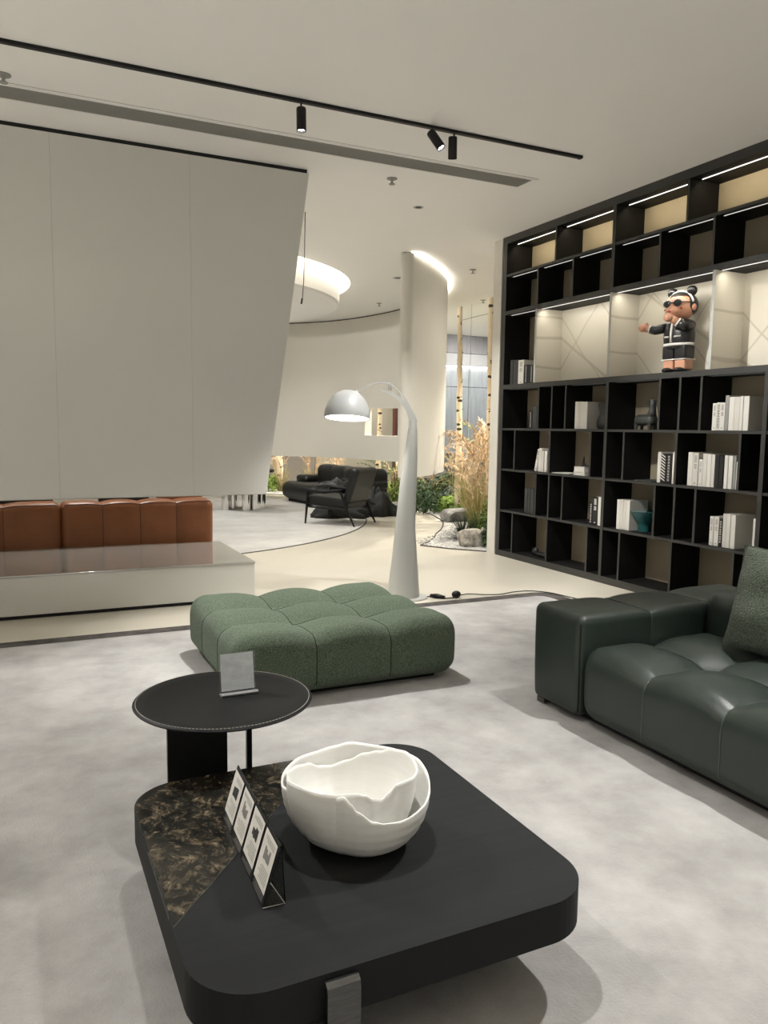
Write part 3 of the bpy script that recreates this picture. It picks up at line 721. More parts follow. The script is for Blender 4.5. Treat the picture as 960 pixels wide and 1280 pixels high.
fig('jacket_hem', lambda b_: lathe(b_, [(.112, .226), (.1225, .228), (.1255, .248), (.118, .250)], 28, M=Matrix.Diagonal((1.02, .72, 1, 1)), caps=False), M_vwhite, 'white hem stripe')
fig('jacket_placket', lambda b_: tube(b_, [(0, .092, .25), (0, .097, .31), (0, .094, .36), (0, .085, .41), (0, .066, .445)], .009, 8), M_vwhite, 'white front edge')
for s in (-1, 1):
    fig('pocket_trim', lambda b_: tube(b_, [(s * .025, .092, .30), (s * .05, .086, .302), (s * .075, .075, .304)], .0075, 8), M_vwhite)
    # arms held out to the front
    sh = Vector((s * .110, .01, .395)); el = Vector((.185, .055, .375)) if s > 0 else Vector((-.135, .10, .375)); ha = Vector((.265, .095, .40)) if s > 0 else Vector((-.045, .175, .445))
    fig('sleeve', lambda b_: tube(b_, [sh, sh.lerp(el, .6), el, el.lerp(ha, .45)], [.040, .040, .038, .035], 14), M_vblack)
    fig('cuff', lambda b_: tube(b_, [el.lerp(ha, .42), el.lerp(ha, .52)], [.0375, .037], 14), M_vwhite)
    fig('hand', lambda b_: (tube(b_, [el.lerp(ha, .48), ha], [.030, .032], 12), ellipsoid(b_, ha + Vector((0, .012, 0)), (.036, .042, .036), 14, 10), ellipsoid(b_, ha + Vector((-s * .022, .0, .028)), (.014, .018, .02), 10, 8)), M_peach)
fig('necklace', lambda b_: [ellipsoid(b_, (.075 * math.sin(a), .055 + .028 * math.cos(a), .438 - .014 * math.cos(a)), (.011, .011, .011), 8, 6) for a in [-1.3 + .29 * k for k in range(10)]], M_vwhite, 'white bead necklace')
def head(b_):
    ellipsoid(b_, (0, 0, .555), (.118, .105, .112), 26, 18); ellipsoid(b_, (0, .082, .515), (.065, .055, .045), 18, 12); ellipsoid(b_, (0, .125, .535), (.016, .016, .013), 10, 8)
fig('head', head, M_peach)
for s in (-1, 1): fig('ear', lambda b_: ellipsoid(b_, (s * .118, -.005, .545), (.014, .024, .03), 10, 8), M_peach)
def hair(b_):
    bmesh.ops.create_uvsphere(b_, u_segments=28, v_segments=18, radius=1., matrix=Matrix.Translation((0, -.014, .568)) @ Matrix.Diagonal((.126, .112, .118, 1)))
    kill = [v for v in b_.verts if (v.co.y > .035 and v.co.z < .632) or v.co.z < .49]
    bmesh.ops.delete(b_, geom=kill, context='VERTS')
fig('hair', hair, M_vblack)
fig('headband', lambda b_: tube(b_, [(.122 * math.cos(a), .012, .565 + .122 * math.sin(a)) for a in [.15 + (PI - .3) * k / 16 for k in range(17)]], .009, 8), M_vwhite, 'white headband')
for s in (-1, 1): fig('hair_bun', lambda b_: ellipsoid(b_, (s * .088, -.01, .682), (.042, .036, .044), 18, 12), M_vblack)
fig('sunglasses', lambda b_: ([ellipsoid(b_, (s * .047, .098, .578), (.037, .016, .030), 18, 10) for s in (-1, 1)], tube(b_, [(-.02, .112, .58), (.02, .112, .58)], .005, 6), [tube(b_, [(s * .08, .088, .582), (s * .112, .05, .582), (s * .122, .0, .578)], .005, 6) for s in (-1, 1)]), M_lens)
fig('mouth', lambda b_: ellipsoid(b_, (.0, .134, .506), (.022, .006, .007), 10, 6), M_lip)
for s in (-1, 1): fig('cheek', lambda b_: ellipsoid(b_, (s * .075, .086, .532), (.010, .006, .009), 10, 6), M_lip)

# ------------------------------------------------------------------ ceiling fittings
tk = empty('lighting_track', (0, 0, 0), 0, 'long thin black ceiling track carrying the black spotlights', 'light track')
bm = BM(); box(bm, -4, 4.09, 5.077, 5.113, CEIL - .020, CEIL, .002, 1); build('rail', bm, M_metalblk, tk)
bm = BM(); box(bm, 4.07, 4.094, 5.075, 5.115, CEIL - .022, CEIL, .002, 1); build('end_cap', bm, M_metalblk, tk)
G1 = 'spotlights on the ceiling track'
track_spotlight(1.787, 5.095, (.0, -.05, -1), 'black cylinder spotlight hanging straight down, leftmost on the ceiling track', 480, (1.72, 4.8, 0), 60, .7, G1)
track_spotlight(2.765, 5.095, (.46, -.55, -1), 'black spotlight tilted right with bright lens, middle one on the track', 330, (4.9, 4.2, .8), 74, .6, G1)
track_spotlight(2.945, 5.095, (.25, .42, -1), 'black spotlight tilted away, rightmost on the ceiling track', 270, (3.6, 6.6, 0), 72, .7, G1)
# a second track over the near seating, above the frame
tk2 = empty('lighting_track', (0, 0, 0), 0, 'second black ceiling track above the coffee table, out of frame', 'light track')
bm = BM(); box(bm, -4, 4.4, 2.082, 2.118, CEIL - .020, CEIL, .002, 1); build('rail', bm, M_metalblk, tk2)
G2 = 'spotlights on the nearer track'
track_spotlight(.80, 2.1, (0, 0, -1), 'black spotlight on the nearer track, right above the coffee table', 215, (1.62, 1.90, 0), 64, 1., G2, .03)
track_spotlight(3.30, 2.1, (-.4, -.1, -1), 'black spotlight on the nearer track, above the green sofa', 410, (2.1, 1.85, 0), 64, .8, G2)
track_spotlight(-.80, 5.095, (.1, -.45, -1), 'added black spotlight on the ceiling track, left of the hanging one, out of frame', 390, (-.3, 3.5, 0), 74, .8, G1)  # extra lamp added out of frame to light the left of the rug

vt = empty('ceiling_vent', (0, 0, 0), 0, 'long grey linear air vent recessed in the ceiling beyond the track', 'vent')
bm = BM()
for a in ((-4, 4.14, 5.722, 5.745), (-4, 4.14, 5.965, 5.982), (4.10, 4.14, 5.745, 5.965)): box(bm, a[0], a[1], a[2], a[3], CEIL - .006, CEIL + .001)
build('frame', bm, M_ceil, vt)
bm = BM(); box(bm, -4, 4.10, 5.745, 5.965, CEIL - .0015, CEIL); build('backing', bm, M_slat, vt)
for k in range(12):
    y = 5.753 + .018 * k
    bm = BM(); box(bm, -4, 4.10, y, y + .007, CEIL - .005, CEIL - .0005); build('slat', bm, M_slat, vt)
bm = BM(); box(bm, -4, 4.14, 5.70, 5.705, CEIL - .0012, CEIL); build('joint_line', bm, M_slat, vt)
def sprinkler(x, y, label):
    r = empty('sprinkler', (x, y, CEIL), 0, label, 'sprinkler', 'ceiling sprinklers')
    bm = BM(); lathe(bm, [(.045, -.006), (.045, 0)], 20); build('plate', bm, M_slat, r)
    bm = BM(); lathe(bm, [(.010, -.045), (.010, -.004)], 10); build('stem', bm, M_slat, r)
    bm = BM(); lathe(bm, [(.026, -.050), (.026, -.045)], 16); build('deflector', bm, M_slat, r)
sprinkler(.03, 5.585, 'small ceiling sprinkler between track and vent at the far left')
sprinkler(3.024, 6.277, 'small ceiling sprinkler just beyond the vent, right of the hanging wall')
sprinkler(5.672, 9.236, 'small ceiling sprinkler right of the glowing curved wall edge')
sprinkler(5.787, 12.451, 'far ceiling sprinkler left of the curved wall end')
sprinkler(7.14, 11.276, 'small ceiling sprinkler above the right birch trunk')
def downlight(x, y, label, r=.05):
    o = empty('downlight', (x, y, CEIL), 0, label, 'downlight', 'recessed downlights')
    bm = BM(); lathe(bm, [(r, 0), (r, -.004), (r * .75, -.004), (r * .7, -.001), (.001, -.001)], 24, caps=False); build('ring', bm, M_white, o)
    bm = BM(); lathe(bm, [(r * .6, -.003), (r * .3, -.0045), (.001, -.0045)], 20, caps=False); build('baffle', bm, M_metalblk, o)
downlight(3.634, 6.946, 'small recessed downlight on the ceiling right of the hanging wall')
downlight(5.05, 10.25, 'flat recessed downlight left of the curved wall end, nearer of two', .07)
downlight(5.22, 9.95, 'flat recessed downlight left of the curved wall end, further of two', .06)
# hanging cord by the partition edge
cd = empty('hanging_cord', (0, 0, 0), 0, 'thin black cord hanging from the ceiling beside the raked wall edge', 'cord')
bm = BM(); tube(bm, [(2.72, 7.63, CEIL), (2.715, 7.63, 3.2), (2.71, 7.64, 2.90), (2.695, 7.64, 2.72)], .004, 6); build('wire', bm, M_metalblk, cd)
bm = BM(); tube(bm, [(2.695, 7.64, 2.735), (2.685, 7.64, 2.68)], .009, 8); build('plug', bm, M_metalblk, cd)

# ------------------------------------------------------------------ low console under the partition
cs = empty('low_console', (0, 0, 0), 0, 'long low glossy white console beneath the hanging white wall', 'console')
def quadbox(pts, z0, z1, bev=.004):
    b_ = BM(); prism(b_, pts, z0, z1, bev, 2); return b_
PP = [(-3, 6.262), (1.800, 6.262), (1.800, 7.47), (.88, 7.57), (-3, 7.585)]
build('carcass', quadbox([(-3, 6.268), (1.796, 6.268), (1.796, 7.465), (.88, 7.565), (-3, 7.58)], .028, .315), M_panel, cs)
build('top', quadbox(PP, .313, .330, .002), mat('glossy_white_top', (.43, .42, .39), .05, spec=1., coat=1.), cs)
bm = BM(); box(bm, -3, 1.78, 6.285, 7.4, 0, .03); build('recessed_base', bm, M_gap, cs)

# ------------------------------------------------------------------ cognac sofas seen from behind
def cognac(x0, x1, nx, label, yb=7.60):
    r = empty('leather_sofa', ((x0 + x1) / 2, yb + .5, 0), 0, label, 'sofa', 'cognac sofas behind the console')
    L_ = x1 - x0; o = r.location
    t = Tuft((-L_ / 2, -.5, .06), (L_ / 2, -.22, .715), nx, 1, r=.05, A=.022, B=0)
    build('backrest', t.mesh(.025), M_cognac, r, smooth='all')
    for k in range(1, nx): seam_tube('seam', [p for p in t.seam_x(-L_ / 2 + L_ * k / nx)], .003, M_cognacs, r)
    bm = BM(); tube(bm, [t((-L_ / 2 + L_ * k / 80, -.5, .715)) for k in range(81)], .0045, 6); build('piping', bm, M_cognacs, r, smooth='all')
    t = Tuft((-L_ / 2, -.22, .06), (L_ / 2, .55, .42), nx, 2, r=.06, A=.025, B=.01); build('seat', t.mesh(.03), M_cognac, r, smooth='all')
    return r
cognac(-1.45, .362, 4, 'cognac brown leather sofa behind the console, left of the two, cut by the frame')
cognac(.402, 1.745, 4, 'cognac brown leather sofa behind the console, right of the two')
def soft_cushion(name, loc, w_, h_, t_, rx, rz, m, label, cat='cushion', group=None, seed=1, amp=.0):
    rnd = random.Random(seed)
    r = empty(name, loc, rz, label, cat, group)
    b_ = BM(); N_ = 30; top = []; bot = []
    for i in range(N_ + 1):
        rowt = []; rowb = []
        for j in range(N_ + 1):
            u = -1 + 2 * i / N_; v = -1 + 2 * j / N_
            e = max(0, (1 - abs(u) ** 2.6)) ** .5 * max(0, (1 - abs(v) ** 2.6)) ** .5
            pin = 1 - .06 * (1 - abs(u) ** 2) * (abs(v) ** 3); pin2 = 1 - .06 * (1 - abs(v) ** 2) * (abs(u) ** 3)
            x = u * w_ / 2 * pin2; z = v * h_ / 2 * pin
            wv = amp * (math.sin(u * 5 + v * 3 + seed) + .7 * math.sin(v * 8 - u * 2)) * e
            rowt.append(b_.verts.new((x, -t_ / 2 * e + wv - .0005, z))); rowb.append(b_.verts.new((x, t_ / 2 * e + wv + .0005, z)))
        top.append(rowt); bot.append(rowb)
    for i in range(N_):
        for j in range(N_):
            b_.faces.new((top[i][j], top[i + 1][j], top[i + 1][j + 1], top[i][j + 1])); b_.faces.new((bot[i][j + 1], bot[i + 1][j + 1], bot[i + 1][j], bot[i][j]))
    for k in range(N_):
        b_.faces.new((top[k][0], bot[k][0], bot[k + 1][0], top[k + 1][0])); b_.faces.new((top[k][N_], top[k + 1][N_], bot[k + 1][N_], bot[k][N_]))
        b_.faces.new((top[0][k], top[0][k + 1], bot[0][k + 1], bot[0][k])); b_.faces.new((top[N_][k], bot[N_][k], bot[N_][k + 1], top[N_][k + 1]))
    bmesh.ops.rotate(b_, verts=b_.verts, matrix=Matrix.Rotation(rx, 3, 'X'))
    build('cover', b_, m, r, smooth='all')
    b_ = BM(); P = [Vector((u * w_ / 2, 0, v * h_ / 2)) for u, v in [(-1, -1), (1, -1), (1, 1), (-1, 1), (-1, -1)]]
    Q = []
    for a, b in zip(P, P[1:]):
        for k in range(12):
            p = a.lerp(b, k / 12); uu = p.x / (w_ / 2); vv = p.z / (h_ / 2)
            p.x *= 1 - .06 * (1 - min(1, abs(vv)) ** 2); p.z *= 1 - .06 * (1 - min(1, abs(uu)) ** 2); Q.append(p)
    Q.append(Q[0].copy())
    tube(b_, Q, .004, 6, caps=False); bmesh.ops.rotate(b_, verts=b_.verts, matrix=Matrix.Rotation(rx, 3, 'X'))
    build('edge_seam', b_, m, r, smooth='all')
    return r
soft_cushion('cushion', (.98, 8.02, .69), .5, .42, .15, -.25, 0, M_blkcloth, 'black cushion on the right cognac sofa, its top showing under the hanging wall', group=None)
soft_cushion('cushion', (1.52, 8.02, .66), .48, .44, .17, -.25, 0, M_cognac, 'cognac leather cushion at the right end of the cognac sofa')
soft_cushion('cushion', (.05, 8.02, .69), .6, .42, .15, -.25, 0, M_blkcloth, 'black cushion on the left cognac sofa, its top showing under the hanging wall')

# ------------------------------------------------------------------ ottoman
ot = empty('ottoman', (1.64, 4.37, .0), 0, 'large square tufted green boucle ottoman on the pale rug', 'ottoman')
t = Tuft((-.655, -.585, .035), (.655, .585, .345), 3, 3, r=.092, A=.038, B=.026, pw=2.1, As=.009, sp=.010)
build('body', t.mesh(.016), M_boucle, ot, smooth='all')
for k in (1, 2):
    seam_tube('seam', t.seam_x(-.655 + 1.31 * k / 3), .0024, M_seamg, ot); seam_tube('seam', t.seam_y(-.585 + 1.17 * k / 3), .0024, M_seamg, ot)
bm = BM(); box(bm, -.55, .55, -.49, .49, .013, .055, .005, 1); build('base', bm, M_metalblk, ot)

# ------------------------------------------------------------------ green leather sofa
sf = empty('leather_sofa', (2.46, 2.0, 0), 0, 'dark green leather tufted sofa with one low arm on the pale rug at the right', 'sofa')
ta = Tuft((.005, .935, .045), (1.36, 1.30, .535), 3, 1, r=.032, A=.018, B=0, pw=3.5, As=.010)
build('arm', ta.mesh(.016), M_leather, sf, smooth='all')
for k in (1, 2): seam_tube('arm_piping', ta.seam_x(.01 + 1.35 * k / 3), .004, M_litpiping, sf)
P = [ta((-.002 + .032 * .29, .928 + .032 * .29, .07 + .44 * k / 20)) for k in range(21)]
seam_tube('arm_piping', P, .004, M_seamg, sf)
NSEAT = 5
ts_ = Tuft((.005, -1.17, .045), (.83, .928, .375), 2, NSEAT, r=.085, A=.040, B=.040, pw=2.5, As=.013, sp=.009)
build('seat', ts_.mesh(.017), M_leather, sf, smooth='all')
for k in range(1, NSEAT): seam_tube('seat_piping', ts_.seam_y(-1.17 + 2.095 * k / NSEAT), .004, M_litpiping, sf)
seam_tube('seat_piping', ts_.seam_x(.015 + .815 / 2), .004, M_litpiping, sf)
tb_ = Tuft((.84, -1.17, .06), (1.36, .915, .60), 1, NSEAT, r=.06, A=.035, B=0, pw=2.6)
build('backrest', tb_.mesh(.02), M_leather, sf, smooth='all')
for k in range(1, NSEAT): seam_tube('back_piping', tb_.seam_y(-1.17 + 2.085 * k / NSEAT), .004, M_litpiping, sf)
for x, y in ((.07, 1.262), (1.28, 1.24), (.08, -1.1), (1.28, -1.1)):
    bm = BM(); box(bm, x - .045, x + .045, y - .03, y + .03, .013, .046, .004, 1); build('foot', bm, M_steel, sf, label='flat metal foot')
bm = BM(); box(bm, .09, 1.3, -1.1, 1.2, .020, .075); build('underframe', bm, M_metalblk, sf)
soft_cushion('cushion', (3.165, 2.33, .665), .62, .50, .17, -.26, -PI / 2 + .06, M_pillow, 'sage green boucle cushion leaning on the green leather sofa back', seed=3, amp=.006)

# ------------------------------------------------------------------ coffee table
ct = empty('coffee_table', (.80, 1.93, 0), 0, 'low square black oak coffee table with dark stone corner inlay in the foreground', 'coffee table')
TX0, TX1, TY0, TY1, TZ = -.505, .515, -.495, .55, .300
poly = rrect(TX0, TX1, TY0, TY1, .155, 12)
def M_oaktop():
    m = mat('black_oak_top', (.0195, .0207, .0212), .55, spec=.06, col2=(.022, .0232, .0237), scale=3.2, detail=7, stretch=(.5, 9, 1), bump=.03, bscale=14, lo=.42, hi=.62, rough2=.54)
    return m
bm = BM(); prism(bm, poly, TZ - .105, TZ, .004, 2); build('top', bm, M_oaktop(), ct)
# stone inlay: far-left corner cut off by a straight diagonal joint
def clip(poly, p, nrm):
    out = []
    for i in range(len(poly)):
        a, b = Vector(poly[i]), Vector(poly[(i + 1) % len(poly)]); da, db = (a - p).dot(nrm), (b - p).dot(nrm)
        if da >= 0: out.append(tuple(a))
        if da * db < 0: out.append(tuple(a + (b - a) * (da / (da - db))))
    return out
d = Vector((.563 - .324, 2.026 - 1.752)).normalized(); nrm = Vector((-d.y, d.x)); p0 = Vector((.563 - .80, 2.026 - 1.93))
inl = clip(rrect(TX0 + .003, TX1 - .003, TY0 + .003, TY1 - .003, .153, 12), p0, nrm)
bm = BM(); prism(bm, inl, TZ - .012, TZ + .0012, .0008, 1); build('stone_inlay', bm, M_stone, ct, label='polished brown and black veined stone corner')
bm = BM()
e0 = min((q for q in inl), key=lambda q: abs((Vector(q) - p0).dot(nrm)) * 10 + q[1]); e1 = max((q for q in inl if abs((Vector(q) - p0).dot(nrm)) < .004), key=lambda q: q[1])
tube(bm, [(e0[0], e0[1], TZ + .0005), (e1[0], e1[1], TZ + .0005)], .0018, 6); build('inlay_joint', bm, M_steel, ct)
bm = BM(); tube(bm, [(-.505 + .001, .15 - .32 * k / 10, TZ - .002) for k in range(11)], .002, 6); build('inlay_edge', bm, M_steel, ct)
def leg(name_loc, rz):
    e = BM()
    # strap of brushed steel: rounded shoulder, falls to the floor, turns under the top
    prof = [(.0, .285), (-.012, .289), (-.022, .280), (-.025, .262), (-.025, .013)]
    inn = [(.0, .279), (-.010, .282), (-.017, .276), (-.019, .262), (-.019, .013)]
    for wv in (-.040, .040):
        pass
    L_ = []
    for s_ in (-.038, .038):
        L_.append(([e.verts.new((s_, y, z)) for y, z in prof], [e.verts.new((s_, y, z)) for y, z in inn]))
    (ao, ai), (bo, bi) = L_
    for k in range(len(prof) - 1):
        e.faces.new((ao[k], ao[k + 1], bo[k + 1], bo[k])); e.faces.new((ai[k], bi[k], bi[k + 1], ai[k + 1]))
        e.faces.new((ao[k], ai[k], ai[k + 1], ao[k + 1])); e.faces.new((bo[k], bo[k + 1], bi[k + 1], bi[k]))
    e.faces.new((ao[-1], ai[-1], bi[-1], bo[-1])); e.faces.new((ao[0], bo[0], bi[0], ai[0]))
    box(e, -.10, .038, -.019, .06, .013, .194, .004, 1)
    o = build('leg', e, M_steel, ct, smooth=True); o.location = name_loc; o.rotation_euler = (0, 0, rz)
leg((-.205, TY0, 0), 0); leg((.25, TY1, 0), PI)
bm = BM(); box(bm, -.06, .14, -.12, .12, .013, .194, .006, 2); build('center_leg', bm, M_metalblk, ct)

# ------------------------------------------------------------------ ivory bowl on the coffee table
bwl = empty('bowl', (.84, 1.92, TZ + .0013), math.atan2(-.84, 1.92), 'large ivory ceramic bowl with folded wavy rim on the coffee table', 'bowl')
def per(tab):
    tab = sorted(tab)
    def g(a):
        a %= 360; n_ = len(tab)
        for i in range(n_):
            x0, y0 = tab[i]; x1, y1 = tab[(i + 1) % n_]
            if i == n_ - 1: x1 += 360
            aa = a if a >= x0 else a + 360
            if x0 <= aa <= x1:
                t_ = (aa - x0) / (x1 - x0); t_ = t_ * t_ * (3 - 2 * t_); return y0 + (y1 - y0) * t_
        return tab[0][1]
    return g
def shell(name, R, hf, c, thick, foot, rf=None, label=None):
    b_ = BM(); NA, NT = 144, 26; go = []; gi = []
    for a in range(NA):
        ph = 360 * a / NA; h = hf(ph); cs_, sn = math.cos(math.radians(ph)), math.sin(math.radians(ph))
        RR = R * (rf(ph) if rf else 1)
        o_, i_ = [], []
        for k in range(NT + 1):
            t_ = k / NT; r_ = foot + (RR - foot) * math.sin(t_ * PI / 2) ** .80
            z = h * (1 - math.cos(t_ * PI / 2)) ** .92
            wob = (.0009 * math.sin(z * 230 + .5 * math.sin(math.radians(ph * 2))))
            off = c * min(1, t_ * 1.5)
            o_.append(b_.verts.new((off.x + (r_ + wob) * cs_, off.y + (r_ + wob) * sn, z)))
            th = thick * (.6 if k == NT else 1)
            i_.append(b_.verts.new((off.x + max(.001, r_ - th) * cs_, off.y + max(.001, r_ - th) * sn, z + (thick * .9 if k < NT - 3 else thick * .9 * (NT - k) / 3) + .0005)))
        go.append(o_); gi.append(i_)
    for a in range(NA):
        a2 = (a + 1) % NA
        for k in range(NT):
            b_.faces.new((go[a][k], go[a2][k], go[a2][k + 1], go[a][k + 1])); b_.faces.new((gi[a][k + 1], gi[a2][k + 1], gi[a2][k], gi[a][k]))
        b_.faces.new((go[a][NT], go[a2][NT], gi[a2][NT], gi[a][NT]))
    b_.faces.new([go[a][0] for a in reversed(range(NA))]); b_.faces.new([gi[a][0] for a in range(NA)])
    return build(name, b_, M_cer, bwl, smooth='all', label=label)
ho = per([(0, .162), (30, .186), (75, .186), (96, .193), (109, .186), (127, .180), (147, .183), (165, .178), (190, .176), (204, .17), (216, .15), (246, .17), (256, .208), (261, .2155), (266, .198), (271, .176), (283, .148), (291, .139), (305, .136), (330, .143), (350, .154)])
hi_ = per([(28, .212), (48, .203), (64, .184), (78, .171), (95, .148), (112, .136), (123, .142), (138, .164), (160, .176), (185, .198), (207, .214), (230, .217), (247, .215), (261, .214), (273, .214), (281, .205), (290, .189), (300, .178), (309, .190), (317, .206), (331, .205), (355, .200)])
shell('outer_wall', .207, ho, Vector((0, 0)), .006, .07, rf=per([(0, 1.), (120, 1.), (192, 1.01), (206, .93), (244, .90), (256, .955), (262, .985), (275, 1.), (310, 1.02)]))
shell('inner_wall', .185, hi_, Vector((-.012, 0)), .006, .066, rf=per([(0, .99), (40, .98), (100, .97), (180, .985), (196, 1.), (210, 1.075), (240, 1.085), (256, 1.06), (268, .99), (285, .93), (300, .86), (318, .88), (345, .97)]))

# ------------------------------------------------------------------ price card stand on the coffee table
ps = empty('price_card_stand', (.525, 1.945, TZ + .0013), -.045, 'clear acrylic stand with four printed price cards on the coffee table', 'sign stand')
def bar_quad(b_, p, u, v, t_):
    n_ = u.cross(v).normalized() * t_
    q = [b_.verts.new(p), b_.verts.new(p + u), b_.verts.new(p + u + v), b_.verts.new(p + v)]; q2 = [b_.verts.new(x.co + n_) for x in q]
    b_.faces.new(q); b_.faces.new(list(reversed(q2)))
    for k in range(4): b_.faces.new((q[k], q[(k + 1) % 4], q2[(k + 1) % 4], q2[k]))
LEN = .48; yb0 = -.24
up_ = Vector((.045, 0, .150)); base = Vector((-.01, yb0, 0))
for k in range(4):
    b_ = BM(); bar_quad(b_, base + Vector((0, LEN / 4 * k + .0015, 0)), Vector((0, LEN / 4 - .003, 0)), up_, .003); build('card_frame', b_, M_metalblk, ps, label='black edged card holder')
    p = base + Vector((0, LEN / 4 * k + .009, 0)) + up_ * .17
    nrm_ = Vector((0, 1, 0)).cross(up_).normalized()
    side = -1 if nrm_.x > 0 else 1
    lift = nrm_ * side * .0022
    cu = Vector((0, LEN / 4 - .018, 0)); cv = up_ * .78
    b_ = BM(); bar_quad(b_, p + lift, cu, cv, .0006 * side); card = build('price_card', b_, M_paper, ps, label='white printed card')
    b_ = BM(); rr = random.Random(k)
    for z_ in (.90, .86, .82, .36, .31, .26, .21, .16, .11):
        w_ = rr.uniform(.45, .8); bar_quad(b_, p + lift * 1.5 + cu * .1 + cv * z_, cu * w_, cv * .014, .0002)
    build('print', b_, M_inkg, card)['kind'] = 'stuff'
    b_ = BM()
    for j in range(4):
        bar_quad(b_, p + lift * 1.5 + cu * (.25 + .12 * j) + cv * (.47 + .04 * rr.random()), cu * .11, cv * rr.uniform(.12, .27), .0002)
    build('product_photo', b_, M_ink if k % 2 else M_inkg, card)
    b_ = BM()
    for j in range(3): bar_quad(b_, base + Vector((0, LEN / 4 * k + .012, 0)) + up_ * (.05 + .035 * j) + lift, cu * rr.uniform(.5, .9), up_ * .012, .0002)
    build('footer_print', b_, M_inkg, ps)['kind'] = 'stuff'
b_ = BM(); bar_quad(b_, base + Vector((.055, 0, 0)), Vector((0, LEN, 0)), up_ - Vector((.062, 0, 0)) + Vector((.008, 0, 0)), .0025); build('back_leaf', b_, M_acryl, ps)
b_ = BM(); bar_quad(b_, base + Vector((0, 0, .0005)), Vector((0, LEN, 0)), Vector((.055, 0, 0)), .0025); build('foot_leaf', b_, M_acryl, ps)
b_ = BM(); a_, b2_, c_ = base + Vector((0, -.001, .002)), base + Vector((.055, -.001, .002)), base + up_ * .42 + Vector((0, -.001, 0))
tube(b_, [a_, b2_, b2_.lerp(c_, .98)], .0012, 6); build('leaf_edge', b_, M_white, ps)

# ------------------------------------------------------------------ round side table
st = empty('side_table', (.645, 2.645, 0), 0, 'round black leather topped side table with stitched edge beside the coffee table', 'side table')
bm = BM(); lathe(bm, [(.10, .478), (.255, .480), (.305, .490), (.309, .495), (.305, .499), (.298, .5003), (.255, .4985), (.252, .4975), (.02, .4975)], 72); build('top', bm, mat('black_saddle_leather', (.010, .0105, .0107), .5, spec=.12, col2=(.012, .0125, .0127), scale=20, bump=.06, bscale=250), st, smooth=True)
bm = BM()
for k in range(150):
    a = 2 * PI * k / 150; tube(bm, [(.2985 * math.cos(a + e), .2985 * math.sin(a + e), .5008) for e in (-.0135, .0135)], .0011, 5)
o = build('stitching', bm, mat('pale_thread', (.42, .40, .36), .8, bump=.01), st, label='pale stitched line round the rim'); o['kind'] = 'stuff'
def plate(x0, x1, y, th, curve=0., rot=0., c=(0, 0)):
    b_ = BM(); nn = 10; rows_ = []
    for k in range(nn + 1):
        x = x0 + (x1 - x0) * k / nn; q = (2 * k / nn - 1); yy = y + curve * (q * q - 1)
        rows_.append([b_.verts.new((x, yy - th / 2, .013)), b_.verts.new((x, yy + th / 2, .013)), b_.verts.new((x, yy + th / 2, .48)), b_.verts.new((x, yy - th / 2, .48))])
    for k in range(nn):
        for j in range(4): b_.faces.new((rows_[k][j], rows_[k + 1][j], rows_[k + 1][(j + 1) % 4], rows_[k][(j + 1) % 4]))
    b_.faces.new(rows_[0]); b_.faces.new(list(reversed(rows_[-1])))
    if rot: bmesh.ops.rotate(b_, verts=b_.verts, cent=(c[0], c[1], 0), matrix=Matrix.Rotation(rot, 3, 'Z'))
    return build('leg_panel', b_, M_metalblk, st, smooth=True)
plate(-.205, -.005, -.04, .018, .0); plate(-.10, .10, 0, .018, 0., math.radians(76), (0, 0)).location = (.105, .06, 0)
plate(-.085, .085, .13, .018, 0., .3)
sg = empty('sign_holder', (.703, 2.676, .4977), 0, 'clear acrylic sign holder with a crumpled pale sheet on the round side table', 'sign stand')
b_ = BM(); bar_quad(b_, Vector((-.066, 0, .004)), Vector((.132, 0, 0)), Vector((0, .022, .142)), .0025); build('acrylic_back', b_, M_acryl, sg)
bm = BM(); NN = 14
vs = [[bm.verts.new((-.060 + .120 * i / NN, -.004 + .020 * (j / NN) + .0007 * math.sin(i * .7 + j * .5) * math.sin(j * 1.1 - i * .3), .012 + .130 * j / NN)) for j in range(NN + 1)] for i in range(NN + 1)]
for i in range(NN):
    for j in range(NN): bm.faces.new((vs[i][j], vs[i + 1][j], vs[i + 1][j + 1], vs[i][j + 1]))
build('paper_sheet', bm, mat('frosted_sheet', (.36, .38, .385), .28, col2=(.43, .45, .455), scale=25, bump=.1), sg, label='pale grey crumpled sheet')
b_ = BM(); bar_quad(b_, Vector((-.066, -.030, .0005)), Vector((.132, 0, 0)), Vector((0, .034, 0)), .003); tube(b_, [(-.066, -.029, .007), (.066, -.029, .007)], .006, 8); build('acrylic_lip', b_, mat('acrylic_lip', (.5, .52, .53), .08, metal=.6, bump=.1), sg)

